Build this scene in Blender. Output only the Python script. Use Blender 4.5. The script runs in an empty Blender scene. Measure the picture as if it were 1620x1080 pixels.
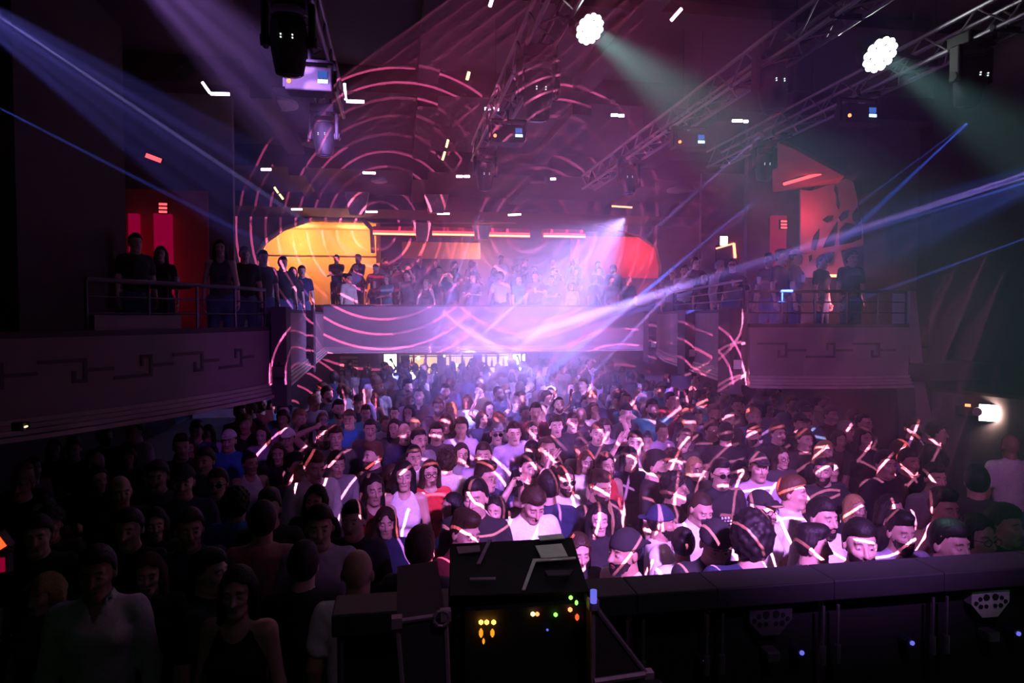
import bpy, bmesh, math, random
import numpy as np
from mathutils import Vector, Matrix
random.seed(7)
SC = bpy.context.scene
COL = SC.collection
# ---------------------------------------------------------------- camera (the photographer stands on the stage, looking down the hall)
F_PX, VP_X, HOR_Y = 1080.0, 630.0, 500.0
YAW = math.atan((810 - VP_X) / F_PX); PITCH = -math.atan((540 - HOR_Y) / F_PX)
CAM = Vector((0, 0, 3.05))
cam_data = bpy.data.cameras.new('camera'); cam = bpy.data.objects.new('camera', cam_data); COL.objects.link(cam)
cam_data.sensor_width = 36; cam_data.lens = 24; cam_data.clip_start = .05
cam.location = CAM; cam.rotation_euler = (math.pi / 2 + PITCH, 0, -YAW)
SC.camera = cam
_RC = Matrix.Rotation(-YAW, 3, 'Z') @ Matrix.Rotation(math.pi / 2 + PITCH, 3, 'X')
def ray(px, py): return _RC @ Vector(((px - 810) / F_PX, (540 - py) / F_PX, -1))
def at(px, py, Y):
    r = ray(px, py); return CAM + r * (Y / r.y)
def atz(px, py, z):
    r = ray(px, py); return CAM + r * ((z - CAM.z) / r.z)
# ---------------------------------------------------------------- world, exposure
world = bpy.data.worlds.new('world'); SC.world = world; world.use_nodes = True
world.node_tree.nodes['Background'].inputs[0].default_value = (.55, 1.0, .65, 1)
world.node_tree.nodes['Background'].inputs[1].default_value = .008
SC.view_settings.view_transform = 'Standard'; SC.view_settings.look = 'None'; SC.view_settings.gamma = 1; SC.view_settings.use_curve_mapping = False
SC.view_settings.exposure = 0.0
SC.cycles.use_denoising = True
SC.cycles.max_bounces = 4; SC.cycles.diffuse_bounces = 2; SC.cycles.glossy_bounces = 2; SC.cycles.volume_bounces = 0; SC.cycles.transparent_max_bounces = 8
SC.cycles.caustics_reflective = False; SC.cycles.caustics_refractive = False
SC.cycles.sample_clamp_indirect = 4
# ---------------------------------------------------------------- stage lights: spots whose gobo is a node pattern in the lamp's own angles
def gobo_nodes(l):
    l.use_nodes = True; nt = l.node_tree; em = nt.nodes['Emission']
    tc = nt.nodes.new('ShaderNodeTexCoord'); sep = nt.nodes.new('ShaderNodeSeparateXYZ'); nt.links.new(tc.outputs['Normal'], sep.inputs[0])
    def M(op, a, b=None, c=None):
        n = nt.nodes.new('ShaderNodeMath'); n.operation = op
        for i, x in enumerate((a, b, c)):
            if x is None: continue
            if isinstance(x, (int, float)): n.inputs[i].default_value = x
            else: nt.links.new(x, n.inputs[i])
        return n.outputs[0]
    z = M('ABSOLUTE', sep.outputs[2]); u = M('DIVIDE', sep.outputs[0], z); v = M('DIVIDE', sep.outputs[1], z)
    return nt, em, M, u, v
def spot(name, loc, tgt, deg, power, col, blend=.15, soft=.03, pattern=None):
    l = bpy.data.lights.new(name, 'SPOT'); o = bpy.data.objects.new(name, l); COL.objects.link(o)
    o.location = loc; o.rotation_euler = (Vector(tgt) - Vector(loc)).to_track_quat('-Z', 'Y').to_euler()
    l.spot_size = math.radians(deg); l.spot_blend = blend; l.energy = power; l.color = col; l.shadow_soft_size = soft
    if pattern:
        nt, em, M, u, v = gobo_nodes(l)
        nt.links.new(pattern(nt, M, u, v), em.inputs['Strength'])
    return o
def fan(cells, width, gain, seed=0.0, base=0.0):
    """beam gobo: a ring of small round holes, so the haze shows a bundle of thin rays"""
    def f(nt, M, u, v):
        vo = nt.nodes.new('ShaderNodeTexVoronoi'); vo.voronoi_dimensions = '2D'; vo.inputs['Scale'].default_value = cells
        cb = nt.nodes.new('ShaderNodeCombineXYZ'); nt.links.new(M('ADD', u, seed), cb.inputs[0]); nt.links.new(v, cb.inputs[1]); nt.links.new(cb.outputs[0], vo.inputs['Vector'])
        return M('ADD', M('MULTIPLY', M('LESS_THAN', vo.outputs['Distance'], width), gain), base)
    return f
def px_uv(px, py): return ((px - 810) / F_PX, (540 - py) / F_PX)
def rings(M, u, v, cx, cy, r0, r1, step, w, phase=0.0):
    """thin concentric circles (angles in picture-like units of 1/1080 rad)"""
    x0, y0 = px_uv(cx, cy)
    du = M('SUBTRACT', u, x0); dv = M('SUBTRACT', v, y0)
    r = M('MULTIPLY', M('SQRT', M('ADD', M('MULTIPLY', du, du), M('MULTIPLY', dv, dv))), F_PX)
    f = M('ABSOLUTE', M('SUBTRACT', M('FRACT', M('DIVIDE', M('ADD', r, phase), step)), .5))
    line = M('LESS_THAN', f, w / step)
    return M('MULTIPLY', line, M('MULTIPLY', M('GREATER_THAN', r, r0), M('LESS_THAN', r, r1)))
def dashes(nt, M, u, v, scale, thr, seed):
    no = nt.nodes.new('ShaderNodeTexNoise'); no.noise_dimensions = '2D'; no.inputs['Scale'].default_value = scale; no.inputs['Detail'].default_value = 1
    cb = nt.nodes.new('ShaderNodeCombineXYZ'); nt.links.new(M('ADD', u, seed), cb.inputs[0]); nt.links.new(v, cb.inputs[1]); nt.links.new(cb.outputs[0], no.inputs['Vector'])
    return M('GREATER_THAN', no.outputs['Fac'], thr)
def laser_hall(nt, M, u, v):
    ox, oy = -50, 46                                    # the projector sits right of and above the lens, so far things shift
    a = M('MULTIPLY', rings(M, u, v, 600 + ox, 352 + oy, 34, 236, 24.2, 1.9), M('LESS_THAN', u, px_uv(742 + ox, 0)[0]))
    b = M('MULTIPLY', rings(M, u, v, 848 + ox, 352 + oy, 34, 216, 24.2, 1.9), M('GREATER_THAN', u, px_uv(700 + ox, 0)[0]))
    up = M('MAXIMUM', a, b)
    c = M('MULTIPLY', rings(M, u, v, 1030 - 85, 640 + 90, 70, 172, 25, 1.7), M('GREATER_THAN', v, px_uv(0, 625 + 90)[1]))
    d = M('MULTIPLY', rings(M, u, v, 500 - 95, 620 + 95, 30, 130, 25, 1.7), M('GREATER_THAN', v, px_uv(0, 640 + 90)[1]))
    s = M('MAXIMUM', up, M('MAXIMUM', c, d))
    return M('DIVIDE', M('MULTIPLY', s, M('ADD', M('MULTIPLY', dashes(nt, M, u, v, 13, .42, 5.7), .72), .28)), 6.0)
def laser_crowd(nt, M, u, v):                            # u, v are angles about this lamp's own axis
    s = rings(M, u, v, 500, 760, 20, 360, 50, 2.2)
    s = M('MAXIMUM', s, rings(M, u, v, 1000, 300, 60, 520, 48, 2.2, 20))
    s = M('MAXIMUM', s, rings(M, u, v, 1180, 760, 40, 420, 56, 2.2, 9))
    return M('MULTIPLY', M('MULTIPLY', s, M('MAXIMUM', M('LESS_THAN', v, .035), M('MULTIPLY', M('LESS_THAN', M('ABSOLUTE', u), .27), M('LESS_THAN', v, .24)))), M('DIVIDE', dashes(nt, M, u, v, 9, .40, 8.3), 4.0))
def aimed(loc, px, py, dist=20): return Vector(loc) + ray(px, py) * dist
_p = CAM + Vector((.85, .35, .80))
spot('laser_hall', _p, aimed(_p, 810, 540), 66, 62000 * 6, (1.0, .15, .40), 0.0, 0.0, laser_hall)
_p = Vector((1.2, .85, 4.0))
spot('laser_crowd', _p, aimed(_p, 800, 860), 58, 30000 * 4, (1.0, .22, .44), 0.0, 0.0, laser_crowd)
# violet and blue beams as bundles of thin rays, then two added glow lamps
def beam(name, loc, tgt, deg, power, col, pat, blend=.25): return spot(name, loc, tgt, deg, power, col, blend, .02, pat)
beam('beam_left', at(-160, -70, 5.5), at(880, 640, 14), 22, 14000, (.20, .18, 1.0), fan(15, .30, 1.5, .3, .16))
beam('beam_left_top', at(90, -180, 5.0), at(820, 500, 15), 26, 15000, (.52, .24, 1.0), fan(12, .42, .7, 1.7, .5), .7)
beam('beam_right', at(1800, 215, 6.5), at(760, 640, 14), 24, 15000, (.12, .20, 1.0), fan(13, .30, 1.0, 2.3, .3), .8)
_c = CAM + Vector((.25, .25, .80))
beam('added_centre_glow', _c, at(860, 490, 16), 25, 12000, (.47, .34, 1.0), fan(30, .40, .2, 5.2, .85), 1.0)  # added lamp beside the lens, makes the lavender glow in mid-hall
beam('added_smoke_light', at(990, 345, 12.3), at(780, 540, 14.2), 95, 4300, (.46, .34, 1.0), None, 1.0)  # added lamp with no fixture of its own, brightens the smoke
# single thin rays from the moving heads and from the towers beside the stage
BLUE, VIO = (.10, .15, 1.0), (.42, .26, 1.0)
for i, (p0, p1, deg, pw, col) in enumerate((
        ((1536, 190, 6.4), (1215, 490, 8.6), 3.0, 9000, (.05, .14, 1.0)), ((1536, 190, 6.4), (1120, 500, 10), 1.0, 16000, BLUE), 
        ((1209, 304, 10.5), (1010, 470, 12.5), 1.8, 26000, BLUE), ((1209, 304, 10.5), (1090, 430, 12), 1.0, 20000, VIO), ((1222, 198, 7.3), (925, 460, 10.5), 1.4, 22000, VIO), 
        ((1800, 215, 6.5), (1000, 480, 13), 1.6, 40000, VIO), ((1800, 235, 6.5), (860, 520, 14), 1.2, 36000, BLUE), ((1800, 215, 6.5), (1100, 458, 12), 1.0, 30000, BLUE), ((1800, 225, 6.5), (700, 570, 18), 1.3, 40000, VIO), ((1750, 330, 6.5), (960, 620, 12), 1.2, 24000, BLUE),
        ((-160, -80, 5.5), (820, 575, 13), .8, 42000, (.40, .34, 1.0)), ((-100, 120, 5.5), (760, 560, 13), 1.2, 15000, BLUE), ((768, 312, 11.8), (650, 640, 11), 1.2, 16000, VIO), ((768, 312, 11.8), (720, 660, 11), .9, 16000, VIO), ((994, 322, 12.2), (640, 640, 12.5), 1.0, 20000, VIO))):
    spot('ray', at(*p0), at(*p1), deg, pw * 1.6, col, .2, .008, lambda nt, M, u, v: M('ADD', 7.5, 0.0))
# soft violet wash over the middle of the floor, dim magenta fill
spot('wash_centre', (1.6, -.6, 4.9), (2.0, 6.8, 1.2), 40, 6300, (.62, .22, 1.0), .8, .15)
spot('wash_far', (1.8, -.6, 4.9), (2.3, 13.5, 1.4), 24, 9000, (.46, .22, 1.0), .8, .15)
spot('wash_magenta_left', (1.8, -.4, 5.0), (-1.0, 9.2, 2.2), 24, 520, (.55, .12, .90), .9, .2)
spot('wash_magenta_right', (2.6, -.4, 5.0), (5.4, 8.5, 2.0), 40, 560, (.66, .14, .70), .8, .2)
spot('stage_spill', (1.2, -.6, 6.2), (1.3, 2.0, 1.8), 50, 70, (.75, .45, .80), .9, .3)

# ---------------------------------------------------------------- helpers
MAT = {}
def mat(name, col, rough=.7, metal=0.0, noise=None, bump=0.0, spec=.5):
    m = bpy.data.materials.new(name); m.use_nodes = True; nt = m.node_tree; b = nt.nodes['Principled BSDF']
    b.inputs['Roughness'].default_value = rough; b.inputs['Metallic'].default_value = metal; b.inputs['Specular IOR Level'].default_value = spec
    c = (*col, 1)
    if noise:
        tc = nt.nodes.new('ShaderNodeTexCoord'); no = nt.nodes.new('ShaderNodeTexNoise'); no.inputs['Scale'].default_value = noise[0]; no.inputs['Detail'].default_value = 3
        nt.links.new(tc.outputs['Object'], no.inputs['Vector'])
        mx = nt.nodes.new('ShaderNodeMix'); mx.data_type = 'RGBA'
        mx.inputs[6].default_value = (*[x * (1 - noise[1]) for x in col], 1); mx.inputs[7].default_value = (*[min(1, x * (1 + noise[1])) for x in col], 1)
        nt.links.new(no.outputs['Fac'], mx.inputs[0]); nt.links.new(mx.outputs[2], b.inputs['Base Color'])
        if bump:
            bp = nt.nodes.new('ShaderNodeBump'); bp.inputs['Strength'].default_value = bump; bp.inputs['Distance'].default_value = .02
            nt.links.new(no.outputs['Fac'], bp.inputs['Height']); nt.links.new(bp.outputs[0], b.inputs['Normal'])
    else: b.inputs['Base Color'].default_value = c
    return m
def glow(name, col, strength):
    m = bpy.data.materials.new(name); m.use_nodes = True; nt = m.node_tree; nt.nodes.clear()
    o = nt.nodes.new('ShaderNodeOutputMaterial'); e = nt.nodes.new('ShaderNodeEmission'); e.inputs[0].default_value = (*col, 1); e.inputs[1].default_value = strength
    nt.links.new(e.outputs[0], o.inputs['Surface']); m.cycles.emission_sampling = 'NONE'; return m
MAT['black_gloss'] = mat('black_gloss', (.01, .01, .012), rough=.2)

def link(name, me, m=None, parent=None):
    o = bpy.data.objects.new(name, me); COL.objects.link(o)
    if m is not None and len(me.materials) == 0: me.materials.append(m)
    if parent is not None: o.parent = parent
    return o
def mesh(name, V, F, smooth=False):
    me = bpy.data.meshes.new(name); me.from_pydata([tuple(v) for v in V], [], [tuple(f) for f in F]); me.update()
    if smooth: me.polygons.foreach_set('use_smooth', [True] * len(me.polygons))
    bm = bmesh.new(); bm.from_mesh(me); bmesh.ops.recalc_face_normals(bm, faces=bm.faces); bm.to_mesh(me); bm.free()
    return me
def tag(o, label=None, cat=None, group=None, kind=None):
    if label: o['label'] = label
    if cat: o['category'] = cat
    if group: o['group'] = group
    if kind: o['kind'] = kind
    return o
def empty(name, loc=(0, 0, 0), rz=0.0):
    o = bpy.data.objects.new(name, None); COL.objects.link(o); o.location = loc; o.rotation_euler = (0, 0, rz); o.empty_display_size = .1; return o
def box_data(a, b):
    V = [(x, y, z) for x in (a[0], b[0]) for y in (a[1], b[1]) for z in (a[2], b[2])]
    return V, [(0, 1, 3, 2), (4, 6, 7, 5), (0, 4, 5, 1), (2, 3, 7, 6), (0, 2, 6, 4), (1, 5, 7, 3)]
def box(name, a, b, m, parent=None, bevel=0.0):
    me = mesh(name, *box_data(a, b))
    if bevel:
        bm = bmesh.new(); bm.from_mesh(me); bmesh.ops.bevel(bm, geom=bm.edges[:], offset=bevel, segments=2, affect='EDGES', profile=.5); bm.to_mesh(me); bm.free()
    return link(name, me, m, parent)
def strip_data(pts, z0, z1, th, z_of=None):
    """thick wall along a plan polyline; the thickness goes to the left of the walking direction"""
    n = len(pts); V = []; F = []
    for i in range(n):
        a = Vector(pts[max(i - 1, 0)]); b = Vector(pts[min(i + 1, n - 1)]); d = (b - a).normalized(); nr = Vector((-d.y, d.x))
        p = Vector(pts[i]); q = p + nr * th
        V += [(p.x, p.y, z0), (q.x, q.y, z0), (q.x, q.y, z1), (p.x, p.y, z1)]
    for i in range(n - 1):
        b = 4 * i
        for k in range(4): F.append((b + k, b + (k + 1) % 4, b + 4 + (k + 1) % 4, b + 4 + k))
    F += [(0, 1, 2, 3), (4 * n - 4, 4 * n - 1, 4 * n - 2, 4 * n - 3)]
    return V, F
def strip(name, pts, z0, z1, th, m, parent=None): return link(name, mesh(name, *strip_data(pts, z0, z1, th)), m, parent)
def slab(name, poly, z0, z1, m, parent=None):
    n = len(poly); V = [(x, y, z0) for x, y in poly] + [(x, y, z1) for x, y in poly]
    F = [tuple(range(n))[::-1], tuple(range(n, 2 * n))] + [(i, (i + 1) % n, n + (i + 1) % n, n + i) for i in range(n)]
    return link(name, mesh(name, V, F), m, parent)
def tube_data(p, q, r, n=8, r2=None):
    p, q = Vector(p), Vector(q); d = (q - p).normalized(); u = d.orthogonal().normalized(); v = d.cross(u); r2 = r if r2 is None else r2
    V = [p + (u * math.cos(2 * math.pi * i / n) + v * math.sin(2 * math.pi * i / n)) * r for i in range(n)] + [q + (u * math.cos(2 * math.pi * i / n) + v * math.sin(2 * math.pi * i / n)) * r2 for i in range(n)]
    F = [(i, (i + 1) % n, n + (i + 1) % n, n + i) for i in range(n)] + [tuple(range(n))[::-1], tuple(range(n, 2 * n))]
    return V, F
def tube(name, p, q, r, m, parent=None, n=8, r2=None): return link(name, mesh(name, *tube_data(p, q, r, n, r2)), m, parent)
def lathe_data(prof, n=24):
    V = []; F = []
    for r, z in prof: V += [(r * math.cos(2 * math.pi * i / n), r * math.sin(2 * math.pi * i / n), z) for i in range(n)]
    for k in range(len(prof) - 1):
        for i in range(n): F.append((k * n + i, k * n + (i + 1) % n, (k + 1) * n + (i + 1) % n, (k + 1) * n + i))
    F += [tuple(range(n))[::-1], tuple((len(prof) - 1) * n + i for i in range(n))]
    return V, F
def path_tube_data(pts, r, n=6):
    V = []; F = []; pts = [Vector(p) for p in pts]
    for i, p in enumerate(pts):
        d = (pts[min(i + 1, len(pts) - 1)] - pts[max(i - 1, 0)]).normalized(); u = d.cross(Vector((.13, .21, 1))).normalized(); v = d.cross(u)
        V += [p + (u * math.cos(2 * math.pi * k / n) + v * math.sin(2 * math.pi * k / n)) * r for k in range(n)]
    for i in range(len(pts) - 1):
        for k in range(n): F.append((i * n + k, i * n + (k + 1) % n, (i + 1) * n + (k + 1) % n, (i + 1) * n + k))
    F += [tuple(range(n))[::-1], tuple((len(pts) - 1) * n + k for k in range(n))]
    return V, F
def join(*parts):
    V = []; F = []
    for v, f in parts: b = len(V); V += list(v); F += [tuple(i + b for i in q) for q in f]
    return V, F

MAT.update(
    floor=mat('floor_boards', (.03, .022, .02), .5, noise=(3, .4)),
    ceiling=mat('ceiling_paint', (.030, .014, .023), .8, noise=(2, .3)),
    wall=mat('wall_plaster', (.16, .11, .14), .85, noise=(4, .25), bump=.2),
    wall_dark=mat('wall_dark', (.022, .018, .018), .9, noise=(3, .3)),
    fascia=mat('fascia_plaster', (.25, .19, .22), .75, noise=(5, .18), bump=.15),
    lip=mat('lip_moulding', (.42, .33, .33), .5, noise=(9, .2)),
    fret=mat('fret_relief', (.10, .075, .09), .8, noise=(9, .2)),
    pilaster=mat('pilaster', (.05, .04, .06), .8, noise=(6, .2)),
    orange_wall=mat('orange_wall', (.80, .46, .20), .9, noise=(3, .15)),
    red_wall=mat('red_wall', (.55, .10, .12), .9, noise=(3, .2)),
    pinkboard=mat('pink_board', (.75, .45, .50), .9, noise=(3, .15)),
    beige=mat('beige_stone', (.62, .52, .40), .9, noise=(20, .3), bump=.3),
    metal=mat('truss_aluminium', (.22, .20, .23), .45, .7, noise=(20, .1)),
    black=mat('black_housing', (.006, .006, .007), .65, spec=.25, noise=(40, .2)),
    rubber=mat('black_rubber', (.008, .008, .008), .8, noise=(40, .2)),
    silver=mat('silver_tape', (.62, .60, .55), .4, .3, noise=(30, .25)),
    glass_dark=mat('dark_lens', (.02, .03, .05), .08),
    carpet=mat('case_carpet', (.05, .035, .045), .95, noise=(200, .4)),
    wood=mat('dark_wood', (.07, .035, .02), .5, noise=(14, .4)),
    panel_white=mat('white_grille', (.75, .73, .72), .7, noise=(60, .1)),
    cream=mat('cream_blind', (.72, .60, .40), .8, noise=(20, .1)),
    led_pink=glow('led_pink', (1.0, .62, .95), 9.0), led_red=glow('led_red', (1.0, .05, .06), 3.5), led_redor=glow('led_red_orange', (1.0, .17, .08), 7.0),
    led_yel=glow('led_yellow', (1.0, .8, .35), 2.2), white_hot=glow('par_white', (.92, 1.0, .97), 22.0), lamp_warm=glow('window_warm', (1.0, .93, .68), 3.2),
    bar_warm=glow('bar_warm', (1.0, .62, .25), 1.4), disp=glow('display_blue', (.35, .62, 1.0), 3.0), disp2=glow('display_dim_blue', (.08, .22, .9), .55), dot_red=glow('dot_red', (1.0, .18, .06), 4.0),
    dot_white=glow('dot_white', (.9, 1, .95), 1.2), amber=glow('amber_led', (1.0, .42, .04), 7.0), amber2=glow('amber_led_dim', (1.0, .33, .02), 1.2), green=glow('green_led', (.25, 1.0, .10), 2.5), exit=glow('exit_sign_light', (.95, 1.0, .80), 4.0),
    flood=glow('flood_white', (1.0, .96, .88), 9.0), red_edge=glow('red_edge_light', (1.0, .10, .02), 1.6), column_red=glow('column_red', (1.0, .0, .12), .22), blue_led=glow('blue_led', (.2, .2, 1.0), .8))

# ------------------------------------------------------------ floor, stage, outer walls, stepped ceiling
XL, XR, YB = -6.2, 10.6, 24.0
tag(box('floor', (XL, -3, -.12), (XR, YB, 0), MAT['floor']), 'dark dance floor hidden under the crowd', kind='structure')
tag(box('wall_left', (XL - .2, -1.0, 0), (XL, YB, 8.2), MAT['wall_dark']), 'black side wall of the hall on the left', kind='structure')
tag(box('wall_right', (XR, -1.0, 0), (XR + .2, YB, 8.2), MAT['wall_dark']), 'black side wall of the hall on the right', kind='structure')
tag(box('wall_back', (XL, YB, 0), (XR, YB + .2, 8.2), MAT['wall']), 'back wall of the hall behind the balcony', kind='structure')
cl = tag(box('ceiling', (XL, -1.0, 7.3), (XR, 12.0, 7.5), MAT['ceiling']), 'dark maroon ceiling above the trusses', kind='structure')
STEPS = [(12.0, 16.0, 6.86), (16.0, 19.2, 6.38), (19.2, YB, 5.98)]
for y0, y1, z in STEPS:
    box('ceiling_step', (XL, y0, z), (XR, y1, 8.0), MAT['ceiling'], cl)
for x in (-4.3, -1.45, 1.30, 4.05, 6.8):                                  # long beams with a light groove, coffers between
    box('ceiling_beam', (x - .95, -1.0, 7.06), (x - .60, 12.0, 7.30), MAT['ceiling'], cl)
    for y in (3.0, 6.0, 9.0): box('cross_beam', (x - .60, y - .12, 7.14), (x + 1.8, y + .12, 7.30), MAT['ceiling'], cl)
    box('ceiling_beam', (x - .95, 12.0, 6.66), (x - .60, 16.0, 6.86), MAT['ceiling'], cl)
    box('ceiling_beam', (x - .95, 16.0, 6.20), (x - .60, 19.2, 6.38), MAT['ceiling'], cl)
for px, py, Y, r in ((500, 302, 15.6, .30), (440, 236, 12.8, .36), (905, 106, 7.2, .26), (600, 318, 17, .2), (1075, 338, 17, .34)):
    z_of = 6.86 if 12 < Y < 16 else 7.3 if Y < 12 else 6.38
    q = at(px, py, Y); z = z_of
    d = link('ceiling_disc', mesh('ceiling_disc', *lathe_data([(r * .6, z - .10), (r, z - .07), (r, z - .03), (r * .9, z + .02)], 20)), MAT['beige'], cl); d.location = (q.x, q.y, 0)

# ------------------------------------------------------------ balcony: far front, two slanted galleries, curved boxes
def bal(name, label, pts, zt, th=.14):
    root = empty(name); tag(root, label, kind='structure')
    strip('parapet', pts, 2.25, zt, th, MAT['fascia'], root)
    out = []
    for k, (dz, e) in enumerate(((0, .10), (.045, .075), (.085, .05), (.125, .03))):    # stepped moulding strips at the foot
        n = len(pts); pp = []
        for i in range(n):
            a = Vector(pts[max(i - 1, 0)]); b = Vector(pts[min(i + 1, n - 1)]); d = (b - a).normalized(); nr = Vector((d.y, -d.x)); p = Vector(pts[i]) + nr * e
            pp.append((p.x, p.y))
        strip('moulding_strip', pp, 2.10 + dz, 2.10 + dz + .036, th + e, MAT['lip'], root)
    strip('top_rail', [(x, y) for x, y in pts], zt, zt + .05, th + .03, MAT['pilaster'], root)
    return root
A = lambda px, Y: (at(px, 540, Y).x, Y)
farL, farR = A(512, 18.0), A(1031, 18.0)
FAR = [farL, farR]
bal('balcony_far', 'long plain balcony front across the back of the hall', FAR, 3.30)
RG = [farR, A(1035, 15.2), A(1094, 11.6), A(1165, 8.9)]
bal('balcony_gallery_right', 'slanted gallery front between the far balcony and the right-hand box', [farR, A(1060, 13.4), A(1168, 8.75)], 3.10)
bal('balcony_gallery_left', 'slanted gallery front between the far balcony and the left-hand box', [A(433, 8.7), A(487, 13.4), farL], 3.10)
def arc(p, q, bulge, n=10):
    p, q = Vector(p), Vector(q); d = (q - p); nr = Vector((d.y, -d.x)).normalized(); return [tuple(p + d * (i / n) + nr * (bulge * 4 * (i / n) * (1 - i / n))) for i in range(n + 1)]
RB = arc(A(1186, 8.45), A(1438, 8.15), .12); LB = arc((-3.7, 4.9), A(431, 8.45), .28, 14)
rb = bal('balcony_box_right', 'curved balcony box front with a key-pattern band on the right', RB, 2.90)
lb = bal('balcony_box_left', 'curved balcony box front with a key-pattern band on the left', LB, 2.88)
def fret(pts, root, z0=2.50, h=.20, unit=.62):
    """raised key-pattern band that follows the curved front"""
    P = [Vector(p) for p in pts]; cum = [0]
    for a, b in zip(P, P[1:]): cum.append(cum[-1] + (b - a).length)
    def on(s):
        for i in range(len(P) - 1):
            if s <= cum[i + 1] or i == len(P) - 2:
                t = (s - cum[i]) / max(cum[i + 1] - cum[i], 1e-6); d = (P[i + 1] - P[i]).normalized(); return P[i].lerp(P[i + 1], t), Vector((d.y, -d.x))
    def bar(s0, s1, za, zb):
        V = []
        for s in (s0, s1):
            p, nr = on(s)
            for e in (.012, -.01):
                q = p + nr * e; V += [(q.x, q.y, za), (q.x, q.y, zb)]
        return V, [(0, 1, 3, 2), (4, 6, 7, 5), (0, 4, 5, 1), (2, 3, 7, 6), (0, 2, 6, 4), (1, 5, 7, 3)]
    w = .030; s = .10; k = 0
    while s + unit < cum[-1]:
        up = k % 2 == 0; zz = z0 + h - w if up else z0
        segs = [(s, s + unit * .62, zz, zz + w), (s + unit * .62 - w, s + unit * .62, z0, z0 + h), (s + unit * .42, s + unit * .62, z0 + (0 if up else h - w), z0 + (w if up else h)), (s + unit * .42, s + unit * .42 + w, z0 + (0 if up else h * .5), z0 + (h * .5 if up else h)),
                (s + unit * .62, s + unit, z0 + h * .5 - w / 2, z0 + h * .5 + w / 2)]
        for sg in segs: link('fret_bar', mesh('fret_bar', *bar(*sg)), MAT['fret'], root)
        s += unit; k += 1
fret(RB, rb); fret(LB, lb)
# decks behind the fronts and soffits
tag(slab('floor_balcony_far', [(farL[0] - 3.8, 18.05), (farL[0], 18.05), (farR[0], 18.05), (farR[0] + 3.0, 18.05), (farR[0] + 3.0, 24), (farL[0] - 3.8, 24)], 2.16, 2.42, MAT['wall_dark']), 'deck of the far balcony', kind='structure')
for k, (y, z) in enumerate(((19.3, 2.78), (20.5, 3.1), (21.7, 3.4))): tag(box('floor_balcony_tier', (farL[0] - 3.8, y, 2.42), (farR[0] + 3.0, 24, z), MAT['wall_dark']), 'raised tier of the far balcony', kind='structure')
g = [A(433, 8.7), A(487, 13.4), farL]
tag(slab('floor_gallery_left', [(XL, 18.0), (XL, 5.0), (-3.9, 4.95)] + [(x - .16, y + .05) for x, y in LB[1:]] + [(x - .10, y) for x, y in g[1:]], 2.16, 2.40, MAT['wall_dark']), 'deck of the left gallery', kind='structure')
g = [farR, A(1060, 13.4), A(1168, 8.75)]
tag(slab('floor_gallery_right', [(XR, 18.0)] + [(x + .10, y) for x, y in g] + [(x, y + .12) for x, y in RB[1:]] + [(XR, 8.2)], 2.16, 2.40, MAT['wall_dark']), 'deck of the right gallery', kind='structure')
# raised plinth at the outer end of the left box
strip('parapet_step', [(x - .02, y) for x, y in LB[6:10]], 2.93, 3.06, .12, MAT['fascia'], lb)
# pilasters with small white speaker grilles
for i, (px, py, Y, w, lab) in enumerate(((1165, 576, 8.65, .17, 'nearest of the three on the right gallery front'), (1094, 558, 11.4, .22, 'middle one of three on the right gallery front'), (1033, 545, 15.0, .20, 'farthest of the three on the right gallery front'),
                                    (441, 588, 8.40, .17, 'on the left gallery front by the curved box'), (487, 555, 13.2, .2, 'farther one on the left gallery front'))):
    q = at(px, py, Y - .16)
    t = tag(box('trim_%d' % (i + 1), (q.x - w / 2, Y - .13, 2.0), (q.x + w / 2, Y + .2, 3.16), MAT['pilaster']), 'dark pilaster on the gallery front', kind='structure')
    s = empty('wall_speaker', (q.x, Y - .14, q.z)); tag(s, 'small square white-fronted speaker, ' + lab, 'speaker', 'speakers on the gallery pilasters')
    box('cabinet', (-.065, -.05, -.075), (.065, .008, .075), MAT['black'], s, .006); box('grille', (-.058, -.062, -.062), (.058, -.048, .062), MAT['panel_white' if px > 1000 else 'pilaster'], s, .004)
    box('bracket', (-.012, -.012, .075), (.012, .004, .12), MAT['black'], s)

# ------------------------------------------------------------ back of the balcony: lintel, alcoves, LED coves
LY = 21.2
def quad_wall(name, pxpts, Y, th, m, parent=None):
    n = len(pxpts); pts = [at(px, py, Y) for px, py in pxpts]; V = pts + [p + Vector((0, th, 0)) for p in pts]
    F = [tuple(range(n)), tuple(range(n, 2 * n))[::-1]] + [(i, n + i, n + (i + 1) % n, (i + 1) % n) for i in range(n)]
    return link(name, mesh(name, V, F), m, parent)
lw = tag(empty('wall_lintel'), 'wall above the balcony seats with octagonal alcove openings', kind='structure')
ceil_y = lambda px: 300
quad_wall('lintel_panel', [(330, 470), (330, 290), (500, 290), (497, 345), (448, 362), (420, 382), (408, 402), (408, 470)], LY, .25, MAT['wall'], lw)
quad_wall('lintel_panel', [(497, 345), (500, 290), (1130, 290), (1130, 392), (1046, 420), (1040, 392), (1012, 372), (930, 352), (590, 352), (574, 347)], LY, .25, MAT['wall'], lw)
quad_wall('lintel_panel', [(1130, 290), (1240, 290), (1240, 480), (1046, 480), (1046, 420), (1130, 392)], LY, .25, MAT['wall'], lw)
ring = [(408, 402), (420, 382), (448, 362), (497, 345), (574, 347), (588, 362), (590, 400)]
for a, b in zip(ring, ring[1:]):
    p, q = at(*a, LY - .04), at(*b, LY - .04)
    link('alcove_frame', mesh('alcove_frame', *join(tube_data(p, q, .07, 6))), MAT['beige'], lw)
AX0, AX1 = x0, x1 = at(404, 400, LY).x, at(592, 400, LY).x
al = tag(empty('wall_alcove_left'), 'warm orange alcove room behind the balcony', kind='structure')
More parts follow.
